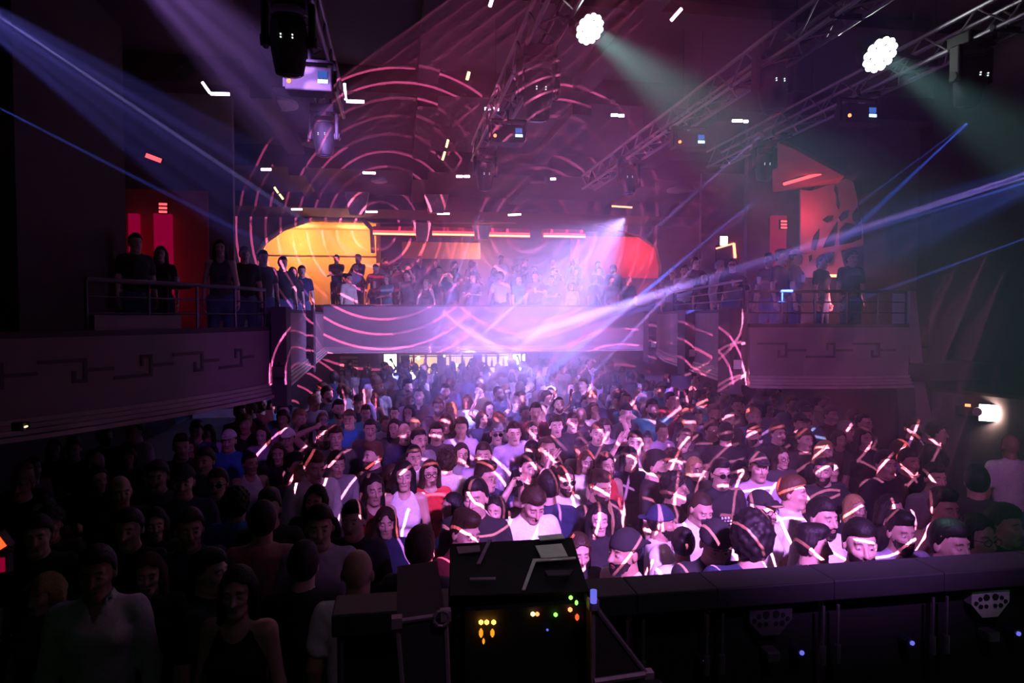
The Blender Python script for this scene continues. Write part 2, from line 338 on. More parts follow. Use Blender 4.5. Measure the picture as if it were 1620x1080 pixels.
box('alcove_back', (x0 - .3, 23.4, 3.4), (x1 + .2, 23.5, 6.3), MAT['orange_wall'], al); box('alcove_side', (x1 + .05, 21.45, 3.4), (x1 + .15, 23.4, 6.3), MAT['orange_wall'], al)
box('alcove_side', (x0 - .4, 21.45, 3.4), (x0 - .3, 23.4, 6.3), MAT['orange_wall'], al); box('alcove_ceiling', (x0 - .4, 21.45, 5.90), (x1 + .15, 23.5, 5.97), MAT['orange_wall'], al)
box('picture_rail', (x0 - .3, 23.36, 5.02), (x1 + .05, 23.40, 5.06), MAT['wood'], al)
xm0, xm1, xr = at(592, 400, 22.5).x, at(930, 400, 22.5).x, at(1046, 400, 22.5).x
bw = tag(empty('wall_balcony_back'), 'rear wall of the balcony with an orange panel', kind='structure')
box('rear_panel', (x1 + .15, 23.0, 3.4), (xr + 2.2, 23.1, 6.0), MAT['wall'], bw)
q0, q1 = at(636, 382, 22.95), at(760, 410, 22.95); box('orange_panel', (q0.x, 22.93, q1.z), (q1.x, 23.0, q0.z), MAT['orange_wall'], bw)
q0, q1 = at(930, 385, 22.9), at(1030, 440, 22.9); box('red_panel', (q0.x - .6, 22.9, q1.z), (q1.x + .4, 22.98, q0.z + .25), MAT['red_wall'], bw)
def lamp(name, kind, loc, energy, col, size=.3, sizey=None, rot=None):
    l = bpy.data.lights.new(name, kind); o = bpy.data.objects.new(name, l); COL.objects.link(o); o.location = loc; l.energy = energy; l.color = col
    if kind == 'AREA':
        l.size = size
        if sizey: l.shape = 'RECTANGLE'; l.size_y = sizey
    else: l.shadow_soft_size = size
    if rot: o.rotation_euler = rot
    return o
ceil_led = []
for (pa, pb, py) in ((590, 658, 369), (684, 750, 370), (774, 838, 372), (860, 926, 373)):
    a, b = at(pa, py, LY - .30), at(pb, py, LY - .30)
    c = empty('led_cove', ((a.x + b.x) / 2, LY - .3, a.z)); w = (b.x - a.x) / 2
    tag(c, 'red glowing light cove under the lintel, ' + {590: 'next to the orange alcove', 684: 'second from the orange alcove', 774: 'third from the orange alcove', 860: 'nearest the red alcove'}[pa], 'light cove', 'red coves over the balcony')
    box('cove_box', (-w, .02, -.03), (w, .30, .22), MAT['red_wall'], c); box('led_tube', (-w, -.03, -.035), (w, .0, .02), MAT['led_redor'], c); box('led_glow_band', (-w, .0, .04), (w, .019, .09), MAT['led_red'], c)
for px, py, w, h in ((668, 367, .20, .55), (762, 368, .22, .42), (565, 322, .24, .62), (690, 321, .26, .55)):          # flared stone capitals
    Y = LY - .25 if py > 340 else 19.0; q = at(px, py, Y)
    k = link('column_capital', mesh('column_capital', [(x * w * s, y * .12, z * h / 2) for z, s in ((-1, .8), (1, 1.35)) for x in (-1, 1) for y in (-1, 1)], [(0, 1, 3, 2), (4, 6, 7, 5), (0, 4, 5, 1), (2, 3, 7, 6), (0, 2, 6, 4), (1, 5, 7, 3)]), MAT['beige'], lw); k.location = q
q = at(1290, 205 + 205, 9)

# ------------------------------------------------------------ under the balcony: back bar with lit windows
UB = 21.6
ub = tag(empty('wall_bar'), 'wall under the balcony with a lit bar', kind='structure')
box('bar_wall', (farL[0] - 4.2, UB, 0), (farR[0] + 2.8, UB + .1, 2.16), MAT['wall'], ub)
def pane(n, pa, pb, ya, yb, m, lab):
    a, b = at(pa, ya, UB - .06), at(pb, yb, UB - .06)
    w = empty('window_%d' % n, ((a.x + b.x) / 2, UB - .05, b.z)); tag(w, lab, kind='structure'); hw, h = (b.x - a.x) / 2, a.z - b.z
    box('glass_pane', (-hw, -.02, 0), (hw, .0, h), m, w)
    for s in (-1, 1): box('window_frame', (s * hw - .03, -.05, -.03), (s * hw + .03, .0, h + .03), MAT['wood'], w)
    box('window_frame', (-hw, -.05, h), (hw, .0, h + .04), MAT['wood'], w); box('window_frame', (-hw, -.05, -.04), (hw, .0, 0), MAT['wood'], w)
pane(1, 606, 629, 560, 597, MAT['lamp_warm'], 'bright lit doorway at the left end of the bar')
pane(2, 810, 832, 560, 592, MAT['lamp_warm'], 'bright lit doorway at the right end of the bar')
a, b = at(633, 562, UB - .05), at(804, 600, UB - .05)
bk = tag(empty('back_bar_shelf', ((a.x + b.x) / 2, UB - .02, 0)), 'warm lit back bar with shelves between two bright doorways', 'bar shelf'); hw = (b.x - a.x) / 2
box('lit_panel', (-hw, -.02, b.z), (hw, -.005, a.z), MAT['bar_warm'], bk)
for z in (b.z + .1, (a.z + b.z) / 2, a.z - .05): box('shelf', (-hw, -.16, z), (hw, -.02, z + .03), MAT['wood'], bk)
for i in range(9):
    x = -hw + (i + .02) * 2 * hw / 9; box('divider', (x, -.14, b.z), (x + (.06 if i % 3 else .28), -.02, a.z), MAT['wood'], bk)
for i in range(16):
    x = a.x + .15 + (b.x - a.x - .3) * i / 15 + random.uniform(-.03, .03); z = ((a.z + b.z) / 2 + .03) if i % 2 else b.z + .13
    o = link('bottle', mesh('bottle', *lathe_data([(.033, 0), (.035, .16), (.014, .21), (.014, .27)], 8), True), mat('bottle_glass', random.choice([(.5, .3, .1), (.1, .2, .08), (.6, .55, .4)]), .15)); o.location = (x, UB - .10, z)
    tag(o, 'bottle on the lit back-bar shelves', 'bottle', 'bottles on the back bar')
a, b = at(537, 562, UB - .1), at(566, 604, UB - .1)
sh = tag(empty('roller_shutter', ((a.x + b.x) / 2, UB - .003, b.z)), 'cream slatted shutter left of the bright bar doorway', 'shutter'); hw = (b.x - a.x) / 2
for i in range(7): box('slat', (-hw, -.02, i * (a.z - b.z) / 7), (hw, .0, (i + .72) * (a.z - b.z) / 7), MAT['cream'], sh)
for i, (px, py, s) in enumerate(((703, 563, .04), (718, 580, .05), (722, 578, .06), (746, 571, .05), (662, 566, .06), (640, 590, .05))):
    q = at(px, py, UB - .3); o = empty('pendant_lamp', (q.x, q.y, q.z)); tag(o, 'small warm pendant lamp over the back bar', 'lamp', 'pendant lamps over the back bar')
    link('bulb', mesh('bulb', *lathe_data([(.01, -s), (s * .8, -s * .5), (s, 0), (s * .7, s * .7), (.012, s)], 10), True), MAT['lamp_warm'], o); tube('flex', (0, 0, s), (0, 0, 2.16 - q.z), .006, MAT['rubber'], o, 5)

# ------------------------------------------------------------ upper side rooms
lr = tag(empty('wall_room_left'), 'red lit room behind the left box', kind='structure')
box('room_back', (XL, 12.6, 2.4), (A(372, 12.6)[0], 12.75, 6.86), MAT['wall'], lr)
p, q = at(196, 300, 12.5), at(330, 480, 12.5)
box('room_panel', (p.x, 12.52, 2.4), (q.x, 12.6, 5.2), MAT['red_wall'], lr)
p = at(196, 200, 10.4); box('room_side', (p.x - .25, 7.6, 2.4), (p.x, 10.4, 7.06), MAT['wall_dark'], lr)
for i, (px, w) in enumerate(((211, .07), (257, .13))):
    q0, q1 = at(px, 338, 12.4), at(px, 470, 12.4); box('led_column', (q0.x - w, 12.36, q1.z), (q0.x + w, 12.5, q0.z), MAT['column_red'], lr)
def led_thing(name, px, py, Y, w, h, m, label, group=None, rot=0):
    q = at(px, py, Y); o = empty(name, q); o.rotation_euler = (0, rot, 0); tag(o, label, 'led light', group)
    box('lit_face', (-w / 2, -.012, -h / 2), (w / 2, 0, h / 2), MAT[m], o); box('housing', (-w / 2 - .015, 0, -h / 2 - .015), (w / 2 + .015, .05, h / 2 + .015), MAT['black'], o); return o
for k in range(3):
    led_thing('led_bar', 258, 323 + k * 6, 12.28, .125, .036, 'led_red', ('top', 'middle', 'lowest')[k] + ' of three short red light bars on the wall of the left upper room', 'red bars in the left room')
    led_thing('led_bar', 1240, 350 + k * 5, 12.4, .12, .034, 'led_red', ('top', 'middle', 'lowest')[k] + ' of three short red light bars on the wall of the right upper room', 'red bars in the right room')
led_thing('led_strip', 243, 250, 12.3, .25, .07, 'led_red', 'short tilted red strip high on the left upper room wall', rot=math.radians(20))
rr = tag(empty('wall_room_right'), 'red lit room behind the right box', kind='structure')
box('room_back', (A(1180, 12.6)[0], 12.6, 2.4), (XR + 2, 12.75, 6.86), MAT['wall'], rr)
p, q = at(1227, 340, 12.4), at(1245, 470, 12.4); box('led_column', (p.x, 12.45, 2.4), (q.x, 12.6, p.z), MAT['column_red'], rr)
V = [at(1222, 222, 10.8), at(1254, 235, 10.8), at(1336, 279, 10.8), at(1322, 294, 12.4), at(1222, 304, 12.4)]
link('sloped_soffit', mesh('sloped_soffit', V + [v + Vector((0, 0, .08)) for v in V], [(0, 1, 2, 3, 4), (9, 8, 7, 6, 5)] + [(i, (i + 1) % 5, 5 + (i + 1) % 5, 5 + i) for i in range(5)]), MAT['red_wall'], rr)
a, b = at(1240, 291, 11.7), at(1313, 270, 10.95)
o = empty('led_strip', (a + b) / 2); tag(o, 'long red strip light under the sloped soffit at upper right', 'led light'); link('lit_face', mesh('lit_face', *tube_data(a - o.location, b - o.location, .028, 6)), MAT['led_red'], o)
c_ = (a + b) / 2; tube('housing', a - c_ + Vector((0, .03, .03)), b - c_ + Vector((0, .03, .03)), .02, MAT['black'], o, 6)
# pink mural board with dark leaf-like shapes
MY = 12.0
mu = tag(empty('wall_mural', at(1330, 440, MY)), 'tall pink mural board with dark rounded shapes beside the red strip light', 'mural')
def mural_shape(name, pxs, m, e, th=.02):
    O = mu.location; pts = [at(px, py, MY) - O for px, py in pxs]; n = len(pts)
    V = [p + Vector((0, -e, 0)) for p in pts] + [p + Vector((0, -e + th, 0)) for p in pts]
    link(name, mesh(name, V, [tuple(range(n)), tuple(range(n, 2 * n))[::-1]] + [(i, n + i, n + (i + 1) % n, (i + 1) % n) for i in range(n)]), m, mu)
Z7 = lambda L: [(1180 + x / 5.4, 220 + y / 5.4) for x, y in L]
mural_shape('board', Z7([(468, 430), (560, 440), (770, 375), (860, 335), (920, 370), (945, 470), (955, 560), (985, 640), (1000, 760), (1005, 880), (985, 1180), (468, 1180)]), MAT['pinkboard'], 0, .04)
mural_shape('board', Z7([(960, 470), (1160, 430), (1200, 740), (1240, 1180), (1010, 1180), (1005, 760)]), MAT['wall'], -.02, .04)
for L in ([(520, 440), (560, 430), (600, 405), (700, 385), (790, 345), (740, 345), (640, 390), (570, 410)], [(760, 390), (780, 430), (785, 500), (800, 560), (790, 600), (770, 560), (770, 480), (750, 430)],
          [(650, 690), (700, 655), (745, 655), (735, 690), (690, 712)], [(790, 670), (830, 620), (885, 605), (860, 670), (810, 705)], [(905, 640), (945, 590), (975, 640), (980, 700), (950, 725), (910, 690)],
          [(555, 940), (575, 830), (625, 765), (620, 850), (590, 950)], [(655, 930), (700, 830), (780, 700), (775, 800), (750, 910)], [(795, 860), (800, 770), (850, 715), (980, 740), (985, 850), (900, 885), (800, 905)],
          [(600, 1080), (620, 1000), (680, 970), (750, 965), (745, 1010), (690, 1100), (620, 1150)], [(810, 960), (900, 930), (1000, 910), (1000, 1100), (860, 1150), (830, 1050)], [(535, 1000), (560, 985), (560, 1030), (540, 1050)]):
    mural_shape('dark_shape', Z7(L), MAT['pilaster'], .018, .016)
for px, py, w in ((1313, 436, .28), (1357, 431, .22)): led_thing('led_strip', px, py, 11.7, w, .05, 'led_redor', 'glowing red strip at the foot of the pink mural, ' + ('left piece' if px < 1340 else 'right piece'), 'red strips under the mural')

# ------------------------------------------------------------ right proscenium wall with arched pier and floodlight
pier = [(1438, 560), (1447, 620), (1450, 660), (1452, 712), (1474, 712), (1473, 655), (1464, 610), (1445, 540)]
V = []; PYR = 8.45
pts = [at(px, py, PYR) for px, py in pier]; pts = [Vector((pts[0].x, PYR, 3.4))] + pts[:3] + [Vector((pts[3].x, PYR, 0)), Vector((pts[4].x + .05, PYR, 0))] + pts[5:7] + [Vector((pts[7].x + .02, PYR, 3.4))]
n = len(pts); V = pts + [p + Vector((.2, .6, 0)) for p in pts]
tag(link('wall_pier', mesh('wall_pier', V, [tuple(range(n)), tuple(range(n, 2 * n))[::-1]] + [(i, n + i, n + (i + 1) % n, (i + 1) % n) for i in range(n)]), MAT['fascia']), 'flared pier at the end of the right box, lit by the floodlight', kind='structure')
pa, pb = at(1474, 640, 9.2), at(1640, 640, 7.9)
wr = tag(empty('wall_proscenium_right'), 'dark proscenium wall at the right edge', kind='structure')
strip('lower_wall', [(pb.x + 1.4, 6.6), (pb.x, 7.9), (pa.x, 9.2)], 0, 1.92, -.2, MAT['wall'], wr)
strip('upper_wall', [(pb.x + 1.25, 6.6), (pb.x - .12, 7.9), (pa.x - .08, 9.2)], 1.96, 7.2, -.3, MAT['wall_dark'], wr)
strip('ledge_rail', [(pb.x + 1.32, 6.6), (pb.x - .06, 7.9), (pa.x - .04, 9.2)], 1.91, 1.955, -.2, MAT['wood'], wr)
# black drapes on the left proscenium
wl = tag(empty('wall_proscenium_left'), 'black drape hanging at the left edge', kind='structure')
for i in range(14):
    x = -5.6 + i * .16; y = 4.3 - .02 * i + .05 * (i % 2); tube('drape_fold', (x, y, 0), (x, y, 7.2), .11, MAT['wall_dark'], wl, 8)

# ------------------------------------------------------------ trusses running down the hall
TZ = 6.05
def truss(x, y0, y1, label, z=TZ, s=.29):
    t = empty('lighting_truss', (x, y0, z)); tag(t, label, 'truss', 'trusses under the ceiling'); L = y1 - y0; h = s / 2
    for sx in (-h, h):
        for sz in (-h, h): tube('chord', (sx, 0, sz), (sx, L, sz), .025, MAT['metal'], t, 8)
    n = int(L / .36); st = L / n
    D = {}
    D['b0'] = mesh('brace', *tube_data((-h, 0, -h), (h, st, -h), .011, 5)); D['b1'] = mesh('brace', *tube_data((h, 0, -h), (-h, st, -h), .011, 5))
    D['l0'] = mesh('brace', *tube_data((-h, 0, -h), (-h, st, h), .011, 5)); D['l1'] = mesh('brace', *tube_data((-h, 0, h), (-h, st, -h), .011, 5))
    D['r0'] = mesh('brace', *tube_data((h, 0, -h), (h, st, h), .011, 5)); D['r1'] = mesh('brace', *tube_data((h, 0, h), (h, st, -h), .011, 5))
    for i in range(n):
        for k in ('b', 'l', 'r'):
            o = link('brace', D[k + str(i % 2)], MAT['metal'], t); o.location = (0, i * st, 0)
    for k in range(int(L / 2.4)):
        for sx in (-h, h): tube('hanging_wire', (sx, .8 + 2.4 * k, h), (sx, .8 + 2.4 * k, 7.2 - z if y0 + .8 + 2.4 * k < 12 else 6.8 - z), .006, MAT['rubber'], t, 4)
    for k in range(int(L / 2.0)):
        tube('coupler', (-h - .03, 2.0 * k + .5, -h), (h + .03, 2.0 * k + .5, -h), .032, MAT['black'], t, 8)
    tube('power_cable', (.02, 0, -h + .03), (-.03, L, -h + .03), .018, MAT['rubber'], t, 6)
    return t
TX = [-.90, 1.50, 4.25, 6.0]
truss(TX[0], 1.5, 10.2, 'leftmost box truss under the ceiling, beside the purple haze')
truss(TX[1], 1.5, 12.6, 'box truss carrying the large moving head near the middle')
truss(TX[2], 1.5, 15.0, 'longest box truss, rising to the upper right through the pale beam')
truss(TX[3], 1.5, 12.4, 'rightmost box truss beside the brightest round lamp')

# ------------------------------------------------------------ moving heads hung from the trusses
def moving_head(px, py, Y, label, size=1.0, tilt=0, lit=False, truss_z=TZ - .16):
    q = at(px, py, Y); s = size
    t = empty('moving_head_light', q); tag(t, label, 'stage light', 'moving heads on the trusses')
    t.rotation_euler = (0, 0, random.uniform(-.2, .2))
    box('base', (-.19 * s, -.15 * s, .33 * s), (.19 * s, .15 * s, .47 * s), MAT['black'], t, .02 * s)
    for sx in (-1, 1):
        b = box('yoke_arm', (sx * .205 * s - .03 * s, -.07 * s, -.06 * s), (sx * .205 * s + .03 * s, .07 * s, .34 * s), MAT['black'], t, .022 * s)
        tube('pivot', (sx * .16 * s, 0, 0), (sx * .245 * s, 0, 0), .05 * s, MAT['rubber'], t, 12)
    tube('yoke_base', (0, 0, .28 * s), (0, 0, .36 * s), .15 * s, MAT['black'], t, 20)
    prof = [(.05, .24), (.12, .23), (.155, .17), (.165, .05), (.160, -.08), (.140, -.20), (.125, -.28), (.115, -.29)]
    h = link('head_shell', mesh('head_shell', *lathe_data([(r * s, z * s) for r, z in prof], 24), True), MAT['black'], t); h.rotation_euler = (math.radians(tilt), 0, 0)
    g = link('lens', mesh('lens', *lathe_data([(.105 * s, -.285 * s), (.10 * s, -.30 * s), (.06 * s, -.312 * s), (.01 * s, -.316 * s)], 20), True), MAT['glass_dark'], h)
    tube('cooling_ring', (0, 0, .20 * s), (0, 0, .215 * s), .148 * s, MAT['rubber'], h, 20)
    for sx in (-.05, .05):
        for z in (.03, .005): tube('status_dot', (sx * s, -.158 * s, z * s), (sx * s, -.170 * s, z * s), .0075 * s, MAT['dot_white'], h, 6)
    for sx in (-.1, .1): tube('clamp', (sx * s, 0, .47 * s), (sx * s, 0, max(.50 * s, truss_z - q.z)), .022 * s, MAT['black'], t, 8)
    return t
moving_head(851, 146, 7.3, 'large black moving head hanging beside the pale round lamp', 1.0, 8)
moving_head(457, 66, 5.9, 'moving head at the upper left washed by violet haze', .9, 10)
moving_head(1222, 138, 7.3, 'dark moving head between the two right-hand trusses', 1.0, -6)
moving_head(1536, 124, 6.4, 'blue-tinted moving head at the far right under the ceiling', .95, 8)
moving_head(513, 216, 8.8, 'small moving head crossed by two thin laser lines', .8, 5)
moving_head(768, 276, 11.8, 'small moving head above the middle of the far balcony', .9, 12)
moving_head(994, 285, 12.2, 'small moving head left of the long diagonal truss end', .9, -8)
moving_head(1209, 262, 10.5, 'small dark moving head over the right gallery', .85, 6)
def control_box(px, py, Y, label):
    q = at(px, py, Y); t = empty('light_control_box', q); tag(t, label, 'stage light', 'boxes with blue displays on the trusses')
    box('casing', (-.23, .0, -.11), (.23, .26, .13), MAT['black'], t, .015)
    box('display', (.09, -.012, -.035), (.19, .001, .0), MAT['disp'], t); box('display_menu', (.09, -.008, .02), (.185, .001, .085), MAT['disp2'], t)
    for k in range(3): tube('key', (.105 + .03 * k, -.01, .01), (.105 + .03 * k, .002, .01), .008, MAT['disp2'], t, 6)
    tube('power_led', (-.19, -.012, -.03), (-.19, .002, -.03), .022, MAT['dot_red'], t, 10)
    for sx in (-1, 1): box('bracket_arm', (sx * .25 - .012, .08, -.06), (sx * .25 + .012, .16, .22), MAT['black'], t)
    box('bracket_bar', (-.26, .08, .20), (.26, .16, .225), MAT['black'], t)
    tube('clamp', (0, .12, .22), (0, .12, max(.26, TZ - .16 - q.z)), .02, MAT['black'], t, 8)
control_box(488, 125, 7.2, 'small box with blue display and red light on the left truss')
control_box(805, 212, 9.3, 'small box with blue display just under the large moving head')
control_box(1095, 222, 9.45, 'small box with pale blue display in the teal haze')
control_box(1365, 180, 8.0, 'small box with bright blue display below the brightest round lamp')
# ------------------------------------------------------------ two LED par cans shining towards us
def par(px, py, Y, r, tx, label, aim):
    q = at(px, py, Y); t = empty('led_par_light', q); tag(t, label, 'stage light', 'bright round lamps')
    d = ((CAM - q).normalized() * .80 + aim.normalized() * .60).normalized(); t.rotation_euler = (-d).to_track_quat('-Z', 'Y').to_euler()    # +Z is the beam
    link('housing', mesh('housing', *lathe_data([(r * .55, -.22), (r * .95, -.16), (r * 1.06, -.02), (r * 1.06, .01), (r * 1.0, .012)], 28), True), MAT['black'], t)
    rs = [(0, 0)] + [(r * .42 * math.cos(i * math.pi / 3), r * .42 * math.sin(i * math.pi / 3)) for i in range(6)] + [(r * .82 * math.cos(i * math.pi / 6 + .2), r * .82 * math.sin(i * math.pi / 6 + .2)) for i in range(12)]
    me = mesh('lens_cell', *lathe_data([(r * .215, .012), (r * .20, .026), (r * .12, .034), (.002, .037)], 14), True)
    for x, y in rs: o = link('lens_cell', me, MAT['white_hot'], t); o.location = (x, y, 0)
    for sx in (-1, 1): box('yoke_arm', (sx * (r * 1.12) - .008, -.02, -.1), (sx * (r * 1.12) + .008, .02, .0), MAT['black'], t)
    back = q - d * .18; tube('clamp_arm', t.rotation_euler.to_matrix().inverted() @ (back - q), t.rotation_euler.to_matrix().inverted() @ (Vector((tx, q.y, TZ - .145)) - q), .02, MAT['black'], t, 8)
    return q, d
PAR1 = par(932, 45, 6.4, .142, TX[1], 'pale round lamp of many cells at the top, right of the large moving head', Vector((.85, .10, -.52)))
PAR2 = par(1391, 86, 6.9, .192, TX[3], 'brightest round lamp at the upper right on the truss', Vector((.90, .05, -.42)))
# ------------------------------------------------------------ LED strips in the ceiling steps
def cstrip(px0, py0, px1, py1, Y, m='led_pink', lab='', th=.026):
    a, b = at(px0, py0, Y), at(px1, py1, Y); c = (a + b) / 2; o = empty('ceiling_led_strip', c); tag(o, lab, 'led light', 'strips in the ceiling')
    link('lit_face', mesh('lit_face', *tube_data(a - c, b - c, th, 6)), MAT[m], o)
    u = Vector((0, .03, .02)); tube('profile', a - c + u, b - c + u, th * .9, MAT['black'], o, 6)
rows = [(11.9, [(333, 148, 363, 149, 'on the first ceiling step at far left, in the violet haze'), (548, 160, 576, 161, 'on the first ceiling step right of the left truss'), (767, 172, 776, 172, 'tiny left one of a pair under the middle truss'), (780, 172, 789, 173, 'tiny right one of a pair under the middle truss'),
              (967, 182, 977, 182, 'left one of a pair above the right-hand arcs'), (979, 183, 987, 183, 'right one of a pair above the right-hand arcs'), (1159, 191, 1174, 191, 'longer one of a pair left of the dark moving head'), (1177, 192, 1183, 192, 'short one of a pair left of the dark moving head')]),
        (15.9, [(413, 268, 429, 268, 'on the second ceiling step at far left'), (574, 273, 594, 274, 'on the second ceiling step above the orange alcove'), (722, 279, 732, 279, 'left one of a pair beside the small middle moving head'), (734, 279, 743, 279, 'right one of a pair beside the small middle moving head'), (871, 283, 879, 283, 'tiny one among the right-hand arcs')]),
        (19.1, [(461, 331, 478, 331, 'on the lowest ceiling step left of the orange alcove'), (579, 335, 597, 335, 'on the lowest ceiling step over the orange alcove'), (692, 338, 711, 338, 'on the lowest ceiling step over the middle coves'), (804, 340, 824, 339, 'on the lowest ceiling step right of the middle')])]
for Y, L in rows:
    for x0, y0, x1, y1, lab in L: cstrip(x0, y0, x1, y1, Y, lab='pink-white light strip ' + lab)
for px0, py0, px1, py1, Y, m, lab in ((320, 130, 332, 147, 11.85, 'led_pink', 'short slanting pink strip meeting the far left strip'), (545, 132, 547, 158, 11.8, 'led_pink', 'short upright pink strip right of the left truss'), (775, 10, 780, -6, 8.6, 'led_pink', 'pink strip running up out of the top edge, middle'),
                                      (1062, 32, 1078, 14, 8.4, 'led_pink', 'slanting pink strip right of the pale round lamp'), (1326, 54, 1350, 37, 8.2, 'led_pink', 'slanting ribbed pink strip left of the brightest round lamp'), (1567, 71, 1596, 55, 8.0, 'led_pink', 'slanting ribbed pink strip at the far upper right'),
                                      (434, 296, 440, 305, 14.2, 'led_yel', 'upper half of a short yellow strip near the orange alcove'), (442, 307, 448, 315, 14.0, 'led_yel', 'lower half of a short yellow strip near the orange alcove'), (709, 221, 706, 233, 12.6, 'led_yel', 'upper yellow strip hanging left of the middle truss end'), (704, 240, 700, 253, 12.6, 'led_yel', 'lower yellow strip hanging left of the middle truss end'),
                                      (742, 114, 739, 126, 9.0, 'led_yel', 'tiny yellow strip on the ceiling groove above the middle'), (968, 326, 1000, 328, 18.6, 'led_redor', 'red glowing strip under the small right moving head')):
    cstrip(px0, py0, px1, py1, Y, m, lab, .022)
# exit signs, floodlight, emergency unit
def sign(px, py, Y, w, h, label, m='exit'):
    q = at(px, py, Y); o = empty('exit_sign', q); tag(o, label, 'sign'); box('case', (-w / 2 - .012, .0, -h / 2 - .012), (w / 2 + .012, .06, h / 2 + .012), MAT['black'], o, .004); box('lit_panel', (-w / 2, -.01, -h / 2), (w / 2, .001, h / 2), MAT[m], o); return o
sign(1145, 381, 15.62, .19, .22, 'small lit sign above the red door frame over the right gallery')
a, b, c = at(1133, 393, 15.6), at(1161, 385, 15.6), at(1163, 408, 15.6)
o = empty('door_light_frame', b); tag(o, 'red glowing frame around a doorway under the small lit sign', 'door frame')
link('lit_header', mesh('lit_header', *tube_data(a - b, Vector((0, 0, 0)), .018, 6)), MAT['led_redor'], o); link('lit_post', mesh('lit_post', *tube_data(Vector((0, 0, 0)), c - b, .032, 6)), MAT['led_redor'], o)
d_ = at(1133, 470, 15.62); tag(box('wall_gallery_right', (a.x - .35, 15.68, 2.40), (b.x + .5, 15.8, b.z + 1.7), MAT['wall']), 'plastered wall behind the right gallery', kind='structure'); box('door_leaf', (a.x - b.x + .02, .03, 2.41 - b.z), (-.02, .08, -.04), MAT['wall_dark'], o)
fl = at(1566, 653, 8.42); f = empty('wall_floodlight', fl); f.rotation_euler = (0, 0, math.radians(-45)); f.scale = (1.5, 1.5, 1.5); tag(f, 'square white floodlight glowing on the right wall', 'lamp')
box('case', (-.10, .0, -.09), (.10, .05, .09), MAT['black'], f, .008)
for i in range(5):
    for j in range(5): box('led_cell', (-.084 + i * .034, -.012, -.078 + j * .0315), (-.084 + i * .034 + .031, .001, -.078 + j * .0315 + .029), MAT['flood'], f)
q = at(1530, 650, 8.58); e = empty('emergency_unit', q); e.rotation_euler = (0, 0, math.radians(-45)); e.scale = (1.35, 1.35, 1.35); tag(e, 'small wall unit with a red top light beside the floodlight', 'wall unit')
box('case', (-.11, 0, -.05), (.06, .05, .05), MAT['pilaster'], e, .008); tube('round_lens', (.09, -.02, 0), (.09, .03, 0), .045, MAT['cream'], e, 14); box('red_light', (-.02, -.02, .05), (.03, .01, .075), MAT['dot_red'], e)
q = at(30, 675, 5.0); e = empty('wall_socket_unit', q); tag(e, 'tiny device with a yellow dot on the dark left wall', 'wall unit'); box('case', (-.05, 0, -.03), (.03, .04, .03), MAT['pilaster'], e, .006); tube('dot', (.04, -.01, 0), (.04, .02, 0), .006, MAT['led_yel'], e, 6); box('mount', (-.04, .04, -.02), (.02, .10, .02), MAT['black'], e)

# ------------------------------------------------------------ stage edge: back of LED panels, flight cases, controller
SZ = 1.40
MAT['rail_top'] = mat('black_rail_lit_tone', (.022, .020, .025), .7, noise=(30, .3))  # paler than the panel rubber: overhead light put into the colour
tag(slab('floor_stage', [(-4.2, -3), (-4.2, 2.62), (7.5, 2.62), (7.5, -3)], 0, SZ, MAT['wall_dark']), 'dark stage floor in the foreground', kind='structure')
BY = 2.30; zb = at(1280, 912, BY).z
panels = [at(px, 950, BY).x for px in (-60, 250, 560)] 
def led_panel(x0, x1, label):
    t = empty('led_screen_panel', ((x0 + x1) / 2, BY, SZ)); tag(t, label, 'screen panel', 'screen panels along the stage edge'); w = (x1 - x0) / 2; H = zb - SZ
    box('top_rail', (-w, -.05, H - .075), (w, .12, H), MAT['rail_top'], t, .006)
    box('back_shell', (-w + .01, .03, .06), (w - .01, .11, H - .075), MAT['rubber'], t)
    box('bottom_rail', (-w, -.03, 0), (w, .12, .06), MAT['rubber'], t)
    for s in (-1, 1): tube('side_rod', (s * (w - .03), -.03, H - .30), (s * (w - .03), -.03, H - .10), .006, MAT['metal'], t, 6); tube('rod_lock', (s * (w - .03), -.03, H - .32), (s * (w - .03), -.03, H - .25), .012, MAT['metal'], t, 8)
    return t, H, w
xs = [at(px, 930, BY).x for px in (-30, 300, 620)] + [at(px, 930, BY).x for px in (955, 1135, 1375, 1475 + 70, 1640)]
xs = [-.22, .30, .82, 1.12, 1.58, 2.04, 2.52, 3.0]
names = ['behind the left flight case', 'behind the console', 'right of the flight case', 'with the dim coupling plate', 'between the two coupling plates', 'with the bright coupling plate', 'at the right edge']
for i in range(len(xs) - 1):
    t, H, w = led_panel(xs[i], xs[i + 1], 'black back of a low screen panel, ' + names[i])
    if i in (3, 5):
        pl = [(-.085, 0), (.085, 0), (.085, -.05), (.035, -.105), (-.035, -.105), (-.085, -.05)]; z = H - .10; n = 6
        link('coupling_plate', mesh('coupling_plate', [(x, -.012, z + y) for x, y in pl] + [(x, .03, z + y) for x, y in pl], [tuple(range(n)), tuple(range(n, 2 * n))[::-1]] + [(k, n + k, n + (k + 1) % n, (k + 1) % n) for k in range(n)]), MAT['silver' if i == 5 else 'metal'], t)
        for x, y, r in ((-.02, -.025, .013), (.02, -.025, .013), (-.048, -.03, .008), (.048, -.03, .008), (-.066, -.045, .008), (.066, -.045, .008), (-.045, -.06, .009), (.045, -.06, .009), (-.02, -.06, .008), (.02, -.06, .008)):
            tube('plate_hole', (x, -.016, z + y), (x, .0, z + y), r, MAT['rubber'], t, 10)
        box('data_plug', (-.02, -.03, H - .30), (.03, .03, H - .26), MAT['metal'], t, .006)
    if i >= 2: tube('blue_socket', (.12, -.02, H - .28), (.12, .03, H - .28), .022, MAT['glass_dark'], t, 10); tube('signal_led', (.12, -.026, H - .275), (.12, -.019, H - .275), .009, MAT['blue_led'], t, 6)
